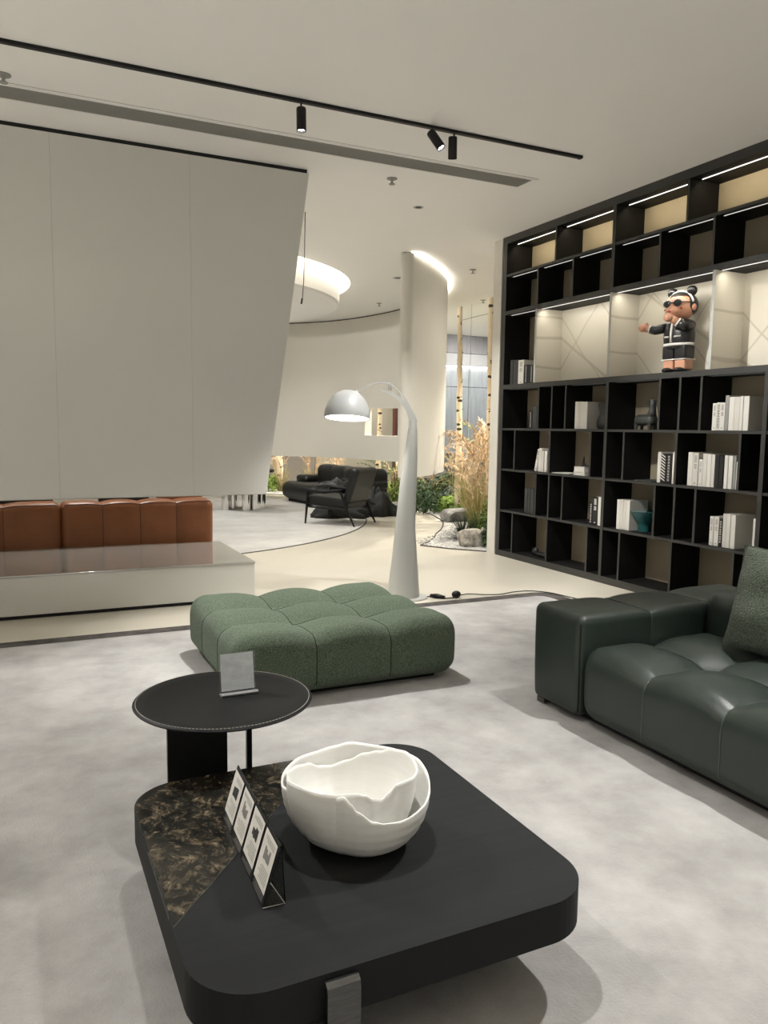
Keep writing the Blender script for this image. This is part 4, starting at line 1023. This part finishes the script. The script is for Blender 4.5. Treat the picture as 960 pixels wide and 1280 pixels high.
# ------------------------------------------------------------------ arc floor lamp
Bl = Vector((3.06, 5.86, 0)); U = Vector((.886, -.463, 0))
fl = empty('floor_lamp', Bl, math.atan2(U.y, U.x), 'tall white floor lamp with tapering body, curved arm and dome shade', 'floor lamp')
bm = BM(); lathe(bm, [(.175, 0), (.175, .010), (.170, .015), (.05, .016)], 48, c=(-.035, 0, 0)); build('base_plate', bm, M_white, fl, smooth=True)
prof = [(-.068, .015, .140), (-.066, .10, .132), (-.062, .35, .108), (-.060, .60, .086), (-.050, .80, .077), (-.038, 1.01, .070), (-.022, 1.22, .055), (-.012, 1.42, .040), (-.010, 1.52, .028)]
bm = BM(); tube(bm, [(u, 0, z) for u, z, r in prof], [r for u, z, r in prof], 28); build('body', bm, M_white, fl, smooth=True)
def strap(b_, pts, w0, t0):
    pts = [Vector(p) for p in pts]; rows_ = []
    for i, p in enumerate(pts):
        tn = (pts[min(i + 1, len(pts) - 1)] - pts[max(i - 1, 0)]).normalized(); nn = Vector((-tn.z, 0, tn.x))
        w_ = w0[0] + (w0[1] - w0[0]) * i / (len(pts) - 1); t_ = t0[0] + (t0[1] - t0[0]) * i / (len(pts) - 1)
        rows_.append([b_.verts.new(p + Vector((0, sy_ * w_ / 2, 0)) + nn * sn * t_ / 2) for sy_, sn in ((-1, -1), (1, -1), (1, 1), (-1, 1))])
    for i in range(len(pts) - 1):
        for k in range(4): b_.faces.new((rows_[i][k], rows_[i][(k + 1) % 4], rows_[i + 1][(k + 1) % 4], rows_[i + 1][k]))
    b_.faces.new(list(reversed(rows_[0]))); b_.faces.new(rows_[-1])
bm = BM(); strap(bm, bez((-.012, 0, 1.44), (.00, 0, 1.60), (-.10, 0, 1.71), (-.285, 0, 1.765), 16), (.05, .03), (.072, .016)); build('lower_arm', bm, M_white, fl, smooth=True)
bm = BM(); strap(bm, bez((.022, 0, 1.50), (-.03, 0, 1.64), (-.13, 0, 1.80), (-.24, 0, 1.825), 14) + bez((-.24, 0, 1.825), (-.33, 0, 1.835), (-.40, 0, 1.80), (-.47, 0, 1.745), 10)[1:], (.035, .02), (.016, .013)); build('upper_arm', bm, M_white, fl, smooth=True)
bm = BM(); box(bm, -.222, -.190, -.012, .012, 1.765, 1.825, .002, 1); build('bracket', bm, mat('lamp_bracket_grey', (.33, .33, .32), .4, metal=.4, bump=.01), fl)
sc_ = Vector((-.565, 0, 1.525)); tl = Matrix.Translation(sc_) @ Matrix.Rotation(math.radians(-8.5), 4, 'X') @ Matrix.Rotation(math.radians(1.5), 4, 'Y')
pr = [(.192, 0), (.1925, .03), (.186, .07), (.168, .125), (.138, .175), (.10, .212), (.055, .232), (.012, .238)]
bm = BM(); lathe(bm, pr + [(.010, .232)] + [(r - .006, max(z - .005, 0)) for r, z in reversed(pr[:-1])], 56, M=tl, caps=False)
sh_ = build('shade', bm, M_shade, fl, smooth=True)
bm = BM(); lathe(bm, [(.1865, .003), (.184, .006), (.002, .006)], 48, M=tl, caps=False); build('diffuser', bm, M_shadein, fl, label='glowing white diffuser')
bm = BM(); tube(bm, [tl @ Vector((.06, 0, .225)), tl @ Vector((.10, 0, .225))], .016, 12); build('shade_joint', bm, M_white, fl)
d_ = bpy.data.lights.new('lamp_light', 'SPOT'); d_.energy = 45; d_.spot_size = 2.6; d_.spot_blend = .6; d_.shadow_soft_size = .12; d_.color = (1., .96, .9)
lo_ = bpy.data.objects.new('lamp_light', d_); C.objects.link(lo_); lo_.parent = fl; lo_.location = (-.565, 0, 1.515)
# cord with foot switch
pc = empty('power_cord', (3.2, 5.8, 0), 0, 'thin black lamp cord with foot switch trailing along the rug edge', 'cord')
def rel(P): return [(x - 3.2, y - 5.8, z) for x, y, z in P]
bm = BM(); tube(bm, rel([(3.10, 5.87, .02), (3.17, 5.84, .006), (3.235, 5.80, .006)]), .005, 6); tube(bm, rel([(3.29, 5.70, .006), (3.34, 5.70, .006), (3.40, 5.70, .006)]), .005, 6)
pts = catmull([(3.43, 5.70), (3.55, 5.74), (3.68, 5.66), (3.82, 5.62), (3.98, 5.66), (4.15, 5.64), (4.26, 5.52), (4.30, 5.36), (4.33, 5.2)], 6)
tube(bm, rel([(p.x, p.y, .016) for p in pts]), .005, 6); build('cable', bm, mat('grey_cable', (.05, .048, .045), .5, bump=.01), pc, smooth=True)
bm = BM(); tube(bm, rel([(3.225, 5.81, .016), (3.26, 5.755, .018), (3.30, 5.70, .014)]), [.014, .022, .013], 12, squash=1.3); build('foot_switch', bm, M_metalblk, pc, smooth='all')
bm = BM(); ellipsoid(bm, (.215, -.10, .032), (.042, .034, .032), 16, 10); build('dimmer', bm, M_metalblk, pc, smooth='all')

# ------------------------------------------------------------------ far seating: armchair, black sofa, throw, chrome table
F1, F2, R1, R2 = Vector((3.889, 11.016, 0)), Vector((4.429, 11.595, 0)), Vector((4.503, 10.399, 0)), Vector((4.957, 10.80, 0))
cc = (F1 + F2 + R1 + R2) / 4; fw = ((F1 + F2) - (R1 + R2)); fw.z = 0; fw.normalize()
ang = math.atan2(fw.y, fw.x)
ac = empty('armchair', (cc.x, cc.y, .006), ang, 'black armchair with slim wooden frame and leather seat on the round carpet', 'armchair')
HW, FD, RD = .345, .37, -.42     # half width, front leg x, rear leg x (local +X = facing)
for s in (-1, 1):
    bm = BM(); tube(bm, [(FD, s * HW, 0), (FD - .03, s * HW, .30), (FD - .045, s * HW, .505)], [.013, .020, .018], 10); build('leg', bm, M_black, ac, smooth=True)
    bm = BM(); tube(bm, [(RD - .04, s * HW, 0), (RD + .10, s * HW, .28), (RD + .19, s * HW, .50)], [.013, .021, .02], 10); build('leg', bm, M_black, ac, smooth=True)
    bm = BM(); tube(bm, [(FD + .05, s * (HW + .01), .525), (FD - .10, s * (HW + .015), .505), (.05, s * (HW + .01), .49), (-.16, s * HW, .515), (RD + .16, s * HW, .535)], [.020, .026, .027, .022, .016], 10, squash=1.); build('armrest', bm, M_black, ac, smooth='all')
    bm = BM(); tube(bm, [(FD - .03, s * HW, .26), (RD + .10, s * HW, .24)], .014, 8); build('rail', bm, M_black, ac)
bm = BM(); tube(bm, [(FD - .03, -HW, .27), (FD - .03, HW, .27)], .015, 8); build('front_rail', bm, M_black, ac)
t = Tuft((-.30, -.32, .26), (.37, .32, .40), 1, 1, r=.04, A=.012, B=0); o = build('seat', t.mesh(.03), M_blkleather, ac, smooth='all'); o.rotation_euler = (0, -.06, 0)
t = Tuft((-.06, -.32, 0), (.05, .32, .52), 1, 1, r=.04, A=.012, B=0); o = build('backrest', t.mesh(.03), M_blkleather, ac, smooth='all'); o.location = (-.29, 0, .34); o.rotation_euler = (0, -.30, 0)

FL = Vector((4.74, 14.62, 0)); dirL = Vector((.14, -.99, 0)).normalized(); LEN_ = 2.55
ang = math.atan2(dirL.y, dirL.x)     # local +X along the length, local +Y toward the back
bs = empty('leather_sofa', (FL.x, FL.y, .006), ang, 'deep black leather sofa facing left under the curved white wall', 'sofa')
t = Tuft((0, 0, .05), (1.25, .80, .36), 1, 1, r=.12, A=.03, B=0); build('seat', t.mesh(.05), M_blkleather, bs, smooth='all')
t = Tuft((1.27, 0, .05), (LEN_, .80, .36), 1, 1, r=.12, A=.03, B=0); build('seat', t.mesh(.05), M_blkleather, bs, smooth='all')
t = Tuft((.45, .55, .20), (LEN_ - .1, .86, .70), 4, 1, r=.09, A=.03, B=0); build('backrest', t.mesh(.045), M_blkleather, bs, smooth='all')
t = Tuft((.02, .30, .36), (.42, .82, .50), 1, 1, r=.06, A=.01, B=0); build('armrest', t.mesh(.045), M_blkleather, bs, smooth='all')
t = Tuft((LEN_ - .42, .10, .36), (LEN_ - .02, .82, .52), 1, 1, r=.06, A=.01, B=0); build('armrest', t.mesh(.045), M_blkleather, bs, smooth='all')
bm = BM(); box(bm, .1, LEN_ - .1, .1, .75, .0, .07); build('base', bm, M_gap, bs)
# crumpled throw over the near end of the sofa and on the floor beside it
def crumple(name, P0, size, label, m, seed):
    rnd = random.Random(seed); b_ = BM(); NN = 34; ph = [rnd.uniform(0, 6.28) for _ in range(8)]
    g = []
    for i in range(NN + 1):
        row_ = []
        for j in range(NN + 1):
            u, v = i / NN * 2 - 1, j / NN * 2 - 1
            x, y = u * size[0] / 2, v * size[1] / 2
            e = max(0, 1 - abs(u) ** 3.2) * max(0, 1 - abs(v) ** 3.2)
            z = size[2] * e ** .5 * (.66 + .16 * math.sin(7 * u + 3 * v + ph[0]) + .13 * math.sin(9 * v - 4 * u + ph[1]) + .10 * abs(math.sin(12 * u * v + 6 * u + ph[2])))
            x += .05 * math.sin(4 * v + ph[3]) + .03 * math.sin(9 * v + ph[5]); y += .05 * math.sin(5 * u + ph[4])
            row_.append(b_.verts.new((x, y, z)))
        g.append(row_)
    for i in range(NN):
        for j in range(NN): b_.faces.new((g[i][j], g[i + 1][j], g[i + 1][j + 1], g[i][j + 1]))
    o_ = build(name, b_, m, None, smooth='all'); o_.location = P0; tag(o_, label, 'throw')
    sm = o_.modifiers.new('thickness', 'SOLIDIFY'); sm.thickness = .012; sm.offset = -1
    return o_
o = crumple('throw_blanket', (4.75, 11.62, .006), (.80, .42, .24), 'black crumpled cloth lying on the floor behind the armchair', M_blkcloth, 4); o.rotation_euler = (0, 0, -.35)
o = crumple('throw_blanket', (5.42, 11.75, .006), (.52, .62, .50), 'dark grey bunched cloth heaped at the near end of the black sofa', M_blkcloth, 9)
o = crumple('throw_blanket', (5.15, 12.55, .40), (.62, .55, .17), 'black crumpled cloth draped on the black sofa seat behind the armchair', M_blkleather, 12)

tb = empty('tube_table', (3.56, 13.2, .006), 0, 'table base of clustered polished chrome tubes on the round carpet', 'table')
rr = random.Random(2)
for k, (dx, dy) in enumerate([(-.26, .06), (-.12, .16), (.04, -.16), (.20, -.20), (.14, -.02), (.32, -.08)]):
    bm = BM(); lathe(bm, [(.078, 0), (.078, .66)], 20, c=(dx, dy, 0)); build('tube', bm, M_chrome, tb, smooth=True)
bm = BM(); lathe(bm, [(.55, .66), (.56, .67), (.56, .69), (.55, .70)], 48); build('top', bm, M_black, tb)

# ------------------------------------------------------------------ garden
def grid_rock(loc, size, seed, m, label, jag=.16, sub=3):
    b_ = BM(); bmesh.ops.create_icosphere(b_, subdivisions=sub, radius=1.)
    from mathutils import noise
    for v in b_.verts:
        p = v.co.copy(); k = 1 + jag * noise.noise(p * 1.6 + Vector((seed, 0, 0))) * 1.6 + jag * .7 * noise.noise(p * 4 + Vector((0, seed, 0)))
        q = Vector([max(-.78, min(.78, c_ * k)) for c_ in p]); v.co = Vector((q.x * size[0], q.y * size[1], (q.z + .55) * size[2]))
        v.co.z = max(v.co.z, 0)
    o_ = build('rock', b_, m, None, smooth=True); o_.location = loc; tag(o_, label, 'rock'); return o_
grid_rock((5.10, 8.20, .008), (.19, .15, .155), 3, M_rock, 'square pale weathered rock at the bookcase end of the garden', .14)
grid_rock((5.33, 8.24, .008), (.07, .07, .16), 8, M_rock, 'narrow pale rock standing close against the square one', .14)
grid_rock((6.42, 10.55, .008), (.46, .24, .14), 5, M_rockd, 'long low dark rock on the gravel before the lime green shrub', .2)
grid_rock((8.3, 13.0, .008), (.5, .4, .75), 11, M_rockd, 'tall dark boulder behind the plumes by the curved wall end', .3)
def birch(x, y, r, h, label, seed, bend=.05):
    rnd = random.Random(seed); root_ = empty('birch_trunk', (x, y, .0), 0, label, 'tree trunk', None)
    b_ = BM(); pts_ = []; rr_ = []
    for k in range(15):
        t_ = k / 14; pts_.append((bend * math.sin(t_ * 3 + seed) + rnd.uniform(-.008, .008), bend * math.cos(t_ * 2.3 + seed) - bend * math.cos(seed), h * t_)); rr_.append(r * (1.12 - .35 * t_) * rnd.uniform(.94, 1.06))
    tube(b_, pts_, rr_, 12); build('trunk', b_, M_bark, root_, smooth='all')
    for k in range(12):
        i = rnd.randrange(2, 14); p = Vector(pts_[i]); a = rnd.uniform(0, 6.28) if k % 2 else rnd.uniform(3.6, 5.2)
        b_ = BM(); ellipsoid(b_, p + Vector((math.cos(a) * rr_[i] * .93, math.sin(a) * rr_[i] * .93, rnd.uniform(-.05, .05))), (r * .26, r * .26, r * .24), 8, 6); build('knot', b_, M_vblack, root_)
    for k in range(2):
        i = rnd.randrange(8, 13); p = Vector(pts_[i]); a = rnd.uniform(0, 6.28)
        b_ = BM(); tube(b_, [p, p + Vector((math.cos(a) * .10, math.sin(a) * .10, .12))], [r * .28, r * .12], 6); build('branch_stub', b_, M_bark, root_)
birch(6.86, 11.55, .050, 3.47, 'pale birch trunk by the curved wall end, left of two tall ones', 1, .03)
birch(6.70, 10.30, .056, 3.44, 'pale birch trunk beside the bookcase end, right of two tall ones', 2, .03)
birch(5.57, 17.4, .11, 3.3, 'birch trunk beneath the curved wall, left of the black sofa', 3, .03)
birch(7.23, 14.3, .055, 3.3, 'birch trunk showing through the wall opening behind the lamp', 4, .03)
birch(7.07, 15.1, .05, 3.3, 'second birch trunk showing at the left of the wall opening', 5, .03)
cb = empty('bracing_cable', (0, 0, 0), 0, 'thin steel cable bracing between the two tall birch trunks', 'cable')
bm = BM(); tube(bm, [(6.86, 11.55, 3.25), (6.70, 10.30, 3.22)], .004, 5); tube(bm, [(6.70, 10.30, 3.24), (7.6, 10.6, 3.28)], .004, 5); build('wire', bm, M_steel, cb)
bm = BM(); tube(bm, [(7.12, 11.60, .1), (7.12, 11.60, CEIL - .02)], .004, 5); build('upright_wire', bm, M_white, cb)

def blade(b_, p, d_, L_, w_, droop, segs=5):
    d_ = Vector(d_).normalized(); side = d_.cross(Vector((0, 0, 1)))
    side = side.normalized() if side.length > .01 else Vector((1, 0, 0))
    pts_ = []; q = Vector(p); dd = d_.copy()
    prev = None
    for k in range(segs + 1):
        t_ = k / segs; ww = w_ * (1 - t_ ** 2 * .9)
        a, b = b_.verts.new(q - side * ww / 2), b_.verts.new(q + side * ww / 2)
        if prev: b_.faces.new((prev[0], prev[1], b, a))
        prev = (a, b); pts_.append(q.copy()); q = q + dd * (L_ / segs); dd = (dd + Vector((0, 0, -droop / segs * (1 + t_)))).normalized()
    return pts_
def plume_mesh(L_, fluff, seed):
    rnd = random.Random(seed); b_ = BM(); q = Vector((0, 0, 0)); N_ = 18; pts_ = []
    th0 = rnd.uniform(.10, .22)
    for k in range(N_ + 1):
        t_ = k / N_; th = th0 + 2.5 * max(0, t_ - .58) ** 1.05 * 1.6
        pts_.append(q.copy()); q = q + Vector((math.sin(th), 0, math.cos(th))) * L_ / N_
    tube(b_, pts_, .003, 4)
    for k in range(11, N_ + 1):
        for _ in range(14):
            v_ = Vector((rnd.gauss(0, .35), rnd.gauss(0, .6), rnd.gauss(-.2, .45))) + (pts_[k] - pts_[k - 1]).normalized() * 1.1
            blade(b_, pts_[k] - Vector((0, 0, rnd.random() * .01)), v_, fluff * rnd.uniform(.6, 1.2), .010, .6, 2)
    me = bpy.data.meshes.new('plume'); b_.to_mesh(me); b_.free(); me.materials.append(M_tan); return me
PL = [plume_mesh(1.15, .075, 1), plume_mesh(.95, .07, 2), plume_mesh(1.3, .085, 3)]
def grass(x, y, h, nb, npl, label, seed, spread=.30, m=None, plume_scale=1., group='feathery grasses in the garden', side=None):
    rnd = random.Random(seed); r_ = empty('feather_grass', (x, y, .008), 0, label, 'grass', group); b_ = BM()
    for k in range(nb):
        a = rnd.uniform(0, 6.28); rad = spread * .35 * rnd.random()
        blade(b_, (math.cos(a) * rad, math.sin(a) * rad, 0), (math.cos(a) * .32, math.sin(a) * .32, 1), h * rnd.uniform(.40, .78), .011, rnd.uniform(.3, 1.2), 6)
    o_ = build('blades', b_, m or M_straw, r_); o_['kind'] = 'stuff'
    for k in range(npl):
        me = PL[k % 3]; p = bpy.data.objects.new('plume', me); C.objects.link(p); p.parent = r_
        a = rnd.uniform(0, 6.28) if side is None else rnd.gauss(side, .9); s_ = h * rnd.uniform(.78, 1.12) * plume_scale
        p.location = (math.cos(a) * spread * .25 * rnd.random(), math.sin(a) * spread * .25 * rnd.random(), 0); p.rotation_euler = (rnd.uniform(-.12, .12), rnd.uniform(-.12, .05), a); p.scale = (s_, s_, s_)
    return r_
grass(5.98, 9.45, 1.2, 150, 11, 'tan feathery grass tallest beside the bookcase end, over the square rock', 21, plume_scale=1.0)
grass(6.42, 10.15, 1.3, 140, 13, 'tan feathery grass behind the tallest one, before the right birch trunk', 22, plume_scale=1.05)
grass(6.95, 11.25, 1.15, 120, 12, 'tan arching grass around the left tall birch foot', 23, plume_scale=1.05)
grass(6.95, 10.95, 1.25, 120, 12, 'tan grass between the two tall birch trunks', 24, plume_scale=1.05)
grass(7.45, 12.5, 1.0, 90, 14, 'tan grass in front of the tall dark boulder', 25)
grass(6.95, 12.6, .78, 90, 12, 'tan grass under the curved wall end, right of the lamp body', 26)
grass(6.75, 13.75, .80, 90, 10, 'tan grass under the curved wall, left of the lamp body', 27)
grass(6.25, 15.35, .95, 80, 16, 'tan grass behind the middle of the black sofa back', 28)
grass(5.95, 16.2, 1.05, 80, 18, 'pale tan grass behind the left end of the black sofa', 29)
grass(5.45, 16.8, .95, 70, 10, 'tan grass by the birch trunk left of the black sofa', 30)
grass(5.62, 8.85, .62, 130, 0, 'upright green grass along the bookcase end', 31, m=M_gblade, group=None)
grass(5.85, 9.1, .82, 120, 3, 'yellow green grass behind the upright green one', 32, m=M_straw)
def spiky(x, y, h, nb, label, seed, m=M_spiky):
    rnd = random.Random(seed); r_ = empty('spiky_plant', (x, y, .008), 0, label, 'plant', None); b_ = BM()
    for k in range(nb):
        a = rnd.uniform(0, 6.28); el = rnd.uniform(.12, 1.15)
        blade(b_, (0, 0, .01), (math.cos(a) * math.cos(el), math.sin(a) * math.cos(el), math.sin(el)), h * rnd.uniform(.7, 1.1), .012, .5, 5)
    o_ = build('leaves', b_, m, r_); o_['kind'] = 'stuff'
    b_ = BM(); lathe(b_, [(.03, 0), (.035, .03), (.01, .05)], 10); build('crown', b_, m, r_)
spiky(5.30, 8.72, .40, 200, 'dark spiky grass fan behind the square pale rock', 41)
spiky(6.72, 10.62, .42, 150, 'grey green spiky tuft leaning over the long dark rock', 42, M_blue)
def shrub(x, y, rx, ry, h, nl, ls, m, label, seed, cat='shrub', name='shrub'):
    rnd = random.Random(seed); r_ = empty(name, (x, y, .008), 0, label, cat, None); b_ = BM()
    for k in range(nl):
        a = rnd.uniform(0, 6.28); el = math.asin(rnd.uniform(-.1, 1)); q = rnd.uniform(.72, 1.03)
        p = Vector((math.cos(a) * math.cos(el) * rx * q, math.sin(a) * math.cos(el) * ry * q, h * (.12 + .86 * max(0, math.sin(el)) * q)))
        n_ = (Vector((p.x / rx, p.y / ry, p.z / h)) + Vector((rnd.gauss(0, .5), rnd.gauss(0, .5), rnd.gauss(.2, .4)))).normalized()
        t_ = n_.orthogonal().normalized(); t_.rotate(Quaternion(n_, rnd.uniform(0, 6.28))); s_ = n_.cross(t_); l_ = ls * rnd.uniform(.7, 1.3)
        v_ = [b_.verts.new(p - t_ * l_ * .1), b_.verts.new(p + t_ * l_ * .5 + s_ * l_ * .28 + n_ * l_ * .06), b_.verts.new(p + t_ * l_ * 1.05), b_.verts.new(p + t_ * l_ * .5 - s_ * l_ * .28 + n_ * l_ * .06)]
        b_.faces.new(v_)
    o_ = build('foliage', b_, m, r_); o_['kind'] = 'stuff'
    b_ = BM()
    for k in range(7):
        a = 6.28 * k / 7; tube(b_, [(0, 0, 0), (math.cos(a) * rx * .35, math.sin(a) * ry * .35, h * .45), (math.cos(a) * rx * .7, math.sin(a) * ry * .7, h * .72)], [.012, .008, .004], 5)
    build('stems', b_, M_deep, r_)
shrub(5.33, 7.98, .17, .17, .46, 700, .055, M_deep, 'dark green leafy shrub against the wall end by the square rock', 51)
shrub(5.62, 8.42, .24, .3, .66, 800, .05, M_gblade, 'mid green bushy shrub against the wall end behind the dark one', 52)
shrub(6.36, 11.72, .28, .28, .42, 800, .045, M_deep, 'dark round shrub right of the lamp body', 53)
shrub(6.95, 11.75, .40, .30, .30, 1000, .06, M_lime, 'bright lime green low shrub behind the long dark rock', 54)
shrub(7.15, 12.1, .3, .3, .48, 500, .075, M_blue, 'grey green large leaved plant right of the lime shrub', 55)
shrub(6.75, 12.5, .4, .35, .55, 800, .06, M_deep, 'deep green shrub under the curved wall end', 56)
shrub(6.62, 14.0, .45, .4, .42, 900, .06, M_lime, 'yellow green shrub under the curved wall left of the lamp', 57)
shrub(6.02, 13.0, .24, .3, .42, 600, .05, M_deep, 'dark shrub beside the right end of the black sofa', 58)
shrub(4.95, 16.9, .45, .3, .48, 900, .07, M_lime, 'bright green shrub beyond the left end of the black sofa', 59)
shrub(6.75, 13.15, .35, .35, .72, 700, .06, M_gblade, 'mid green shrub left of the lamp body, behind the dark one', 60)
shrub(8.7, 14.2, .8, .5, .6, 900, .09, M_deep, 'broad dark shrub before the blue grey garden wall', 61)
shrub(7.7, 13.2, .5, .5, .6, 900, .08, M_deep, 'dark shrub left of the tall boulder behind the plumes', 62)
def palm(x, y, h, label, seed):
    rnd = random.Random(seed); r_ = empty('palm', (x, y, .008), 0, label, 'palm', None)
    b_ = BM(); tube(b_, [(0, 0, 0), (.01, 0, h * .55)], [.02, .012], 8); build('stem', b_, M_deep, r_)
    for k in range(11):
        a = 6.28 * k / 11 + rnd.random() * .3; el = rnd.uniform(.3, 1.2); d0 = Vector((math.cos(a) * math.cos(el), math.sin(a) * math.cos(el), math.sin(el)))
        b_ = BM(); pts_ = blade(b_, (0, 0, h * .5), d0, h * .62, .01, .9, 8)
        sd = d0.cross(Vector((0, 0, 1))).normalized()
        for i in range(2, 9):
            for s in (-1, 1): blade(b_, pts_[min(i, 8)], sd * s + d0 * .6 + Vector((0, 0, -.2)), h * .19, .030, .5, 2)
        build('frond', b_, M_palm, r_)
palm(6.35, 13.35, .95, 'small green palm under the curved wall left of the lamp body', 71)
palm(7.9, 11.9, 1.55, 'green palm rising above the tan plumes by the bookcase', 72)

# ------------------------------------------------------------------ unseen spots added to brighten the far room and garden
WARM = (1., .93, .80)
spot((7.5, 8.4, 3.35), (5.3, 9.3, 1.3), 160, 95, 1., .08, WARM)
spot((8.1, 10.2, 3.5), (6.6, 10.3, .7), 800, 80, .8, .06, WARM)
spot((8.3, 12.2, 3.5), (7.0, 12.0, .5), 560, 85, .8, .06, WARM)
spot((7.4, 13.6, 3.5), (6.7, 13.2, .3), 650, 90, .6, .06, WARM)
spot((9.6, 13.6, 3.5), (9.4, 15.6, 1.4), 360, 110, .7, .06, (1., .96, .92))
spot((7.0, 15.4, 3.5), (6.0, 16.0, .5), 800, 95, .6, .06, WARM)
spot((5.2, 17.6, 3.5), (5.2, 16.6, .5), 420, 95, .6, .06, WARM)
spot((3.2, 11.0, 3.2), (4.2, 11.2, 0), 185, 100, .7, .06)
spot((1.6, 13.2, 3.2), (3.9, 13.8, 0), 215, 100, .7, .06)
spot((2.6, 11.2, 3.2), (6.4, 13.6, 1.9), 160, 85, .8, .06)
spot((.8, 8.6, 3.5), (1.6, 8.9, 0), 260, 105, .7, .06)
spot((5.9, 7.9, 3.5), (5.4, 8.4, 0), 110, 80, .8, .06, WARM)
spot((3.9, 7.1, 3.52), (3.9, 7.6, 0), 200, 100, .7, .05)
spot((7.4, 17.6, 3.5), (7.5, 19.2, 1.5), 300, 110, .7, .06)
# lamps added outside the frame; their floor bounce brightens the ceiling
for px, py in ((-4.6, .8), (-4.2, 4.4), (-.6, -2.6), (2.6, -2.6), (-3.4, -2.6), (-4., 8.), (-2., 10.5)):
    spot((px, py, 3.52), (px, py, 0), 1500, 84, .6, .06)
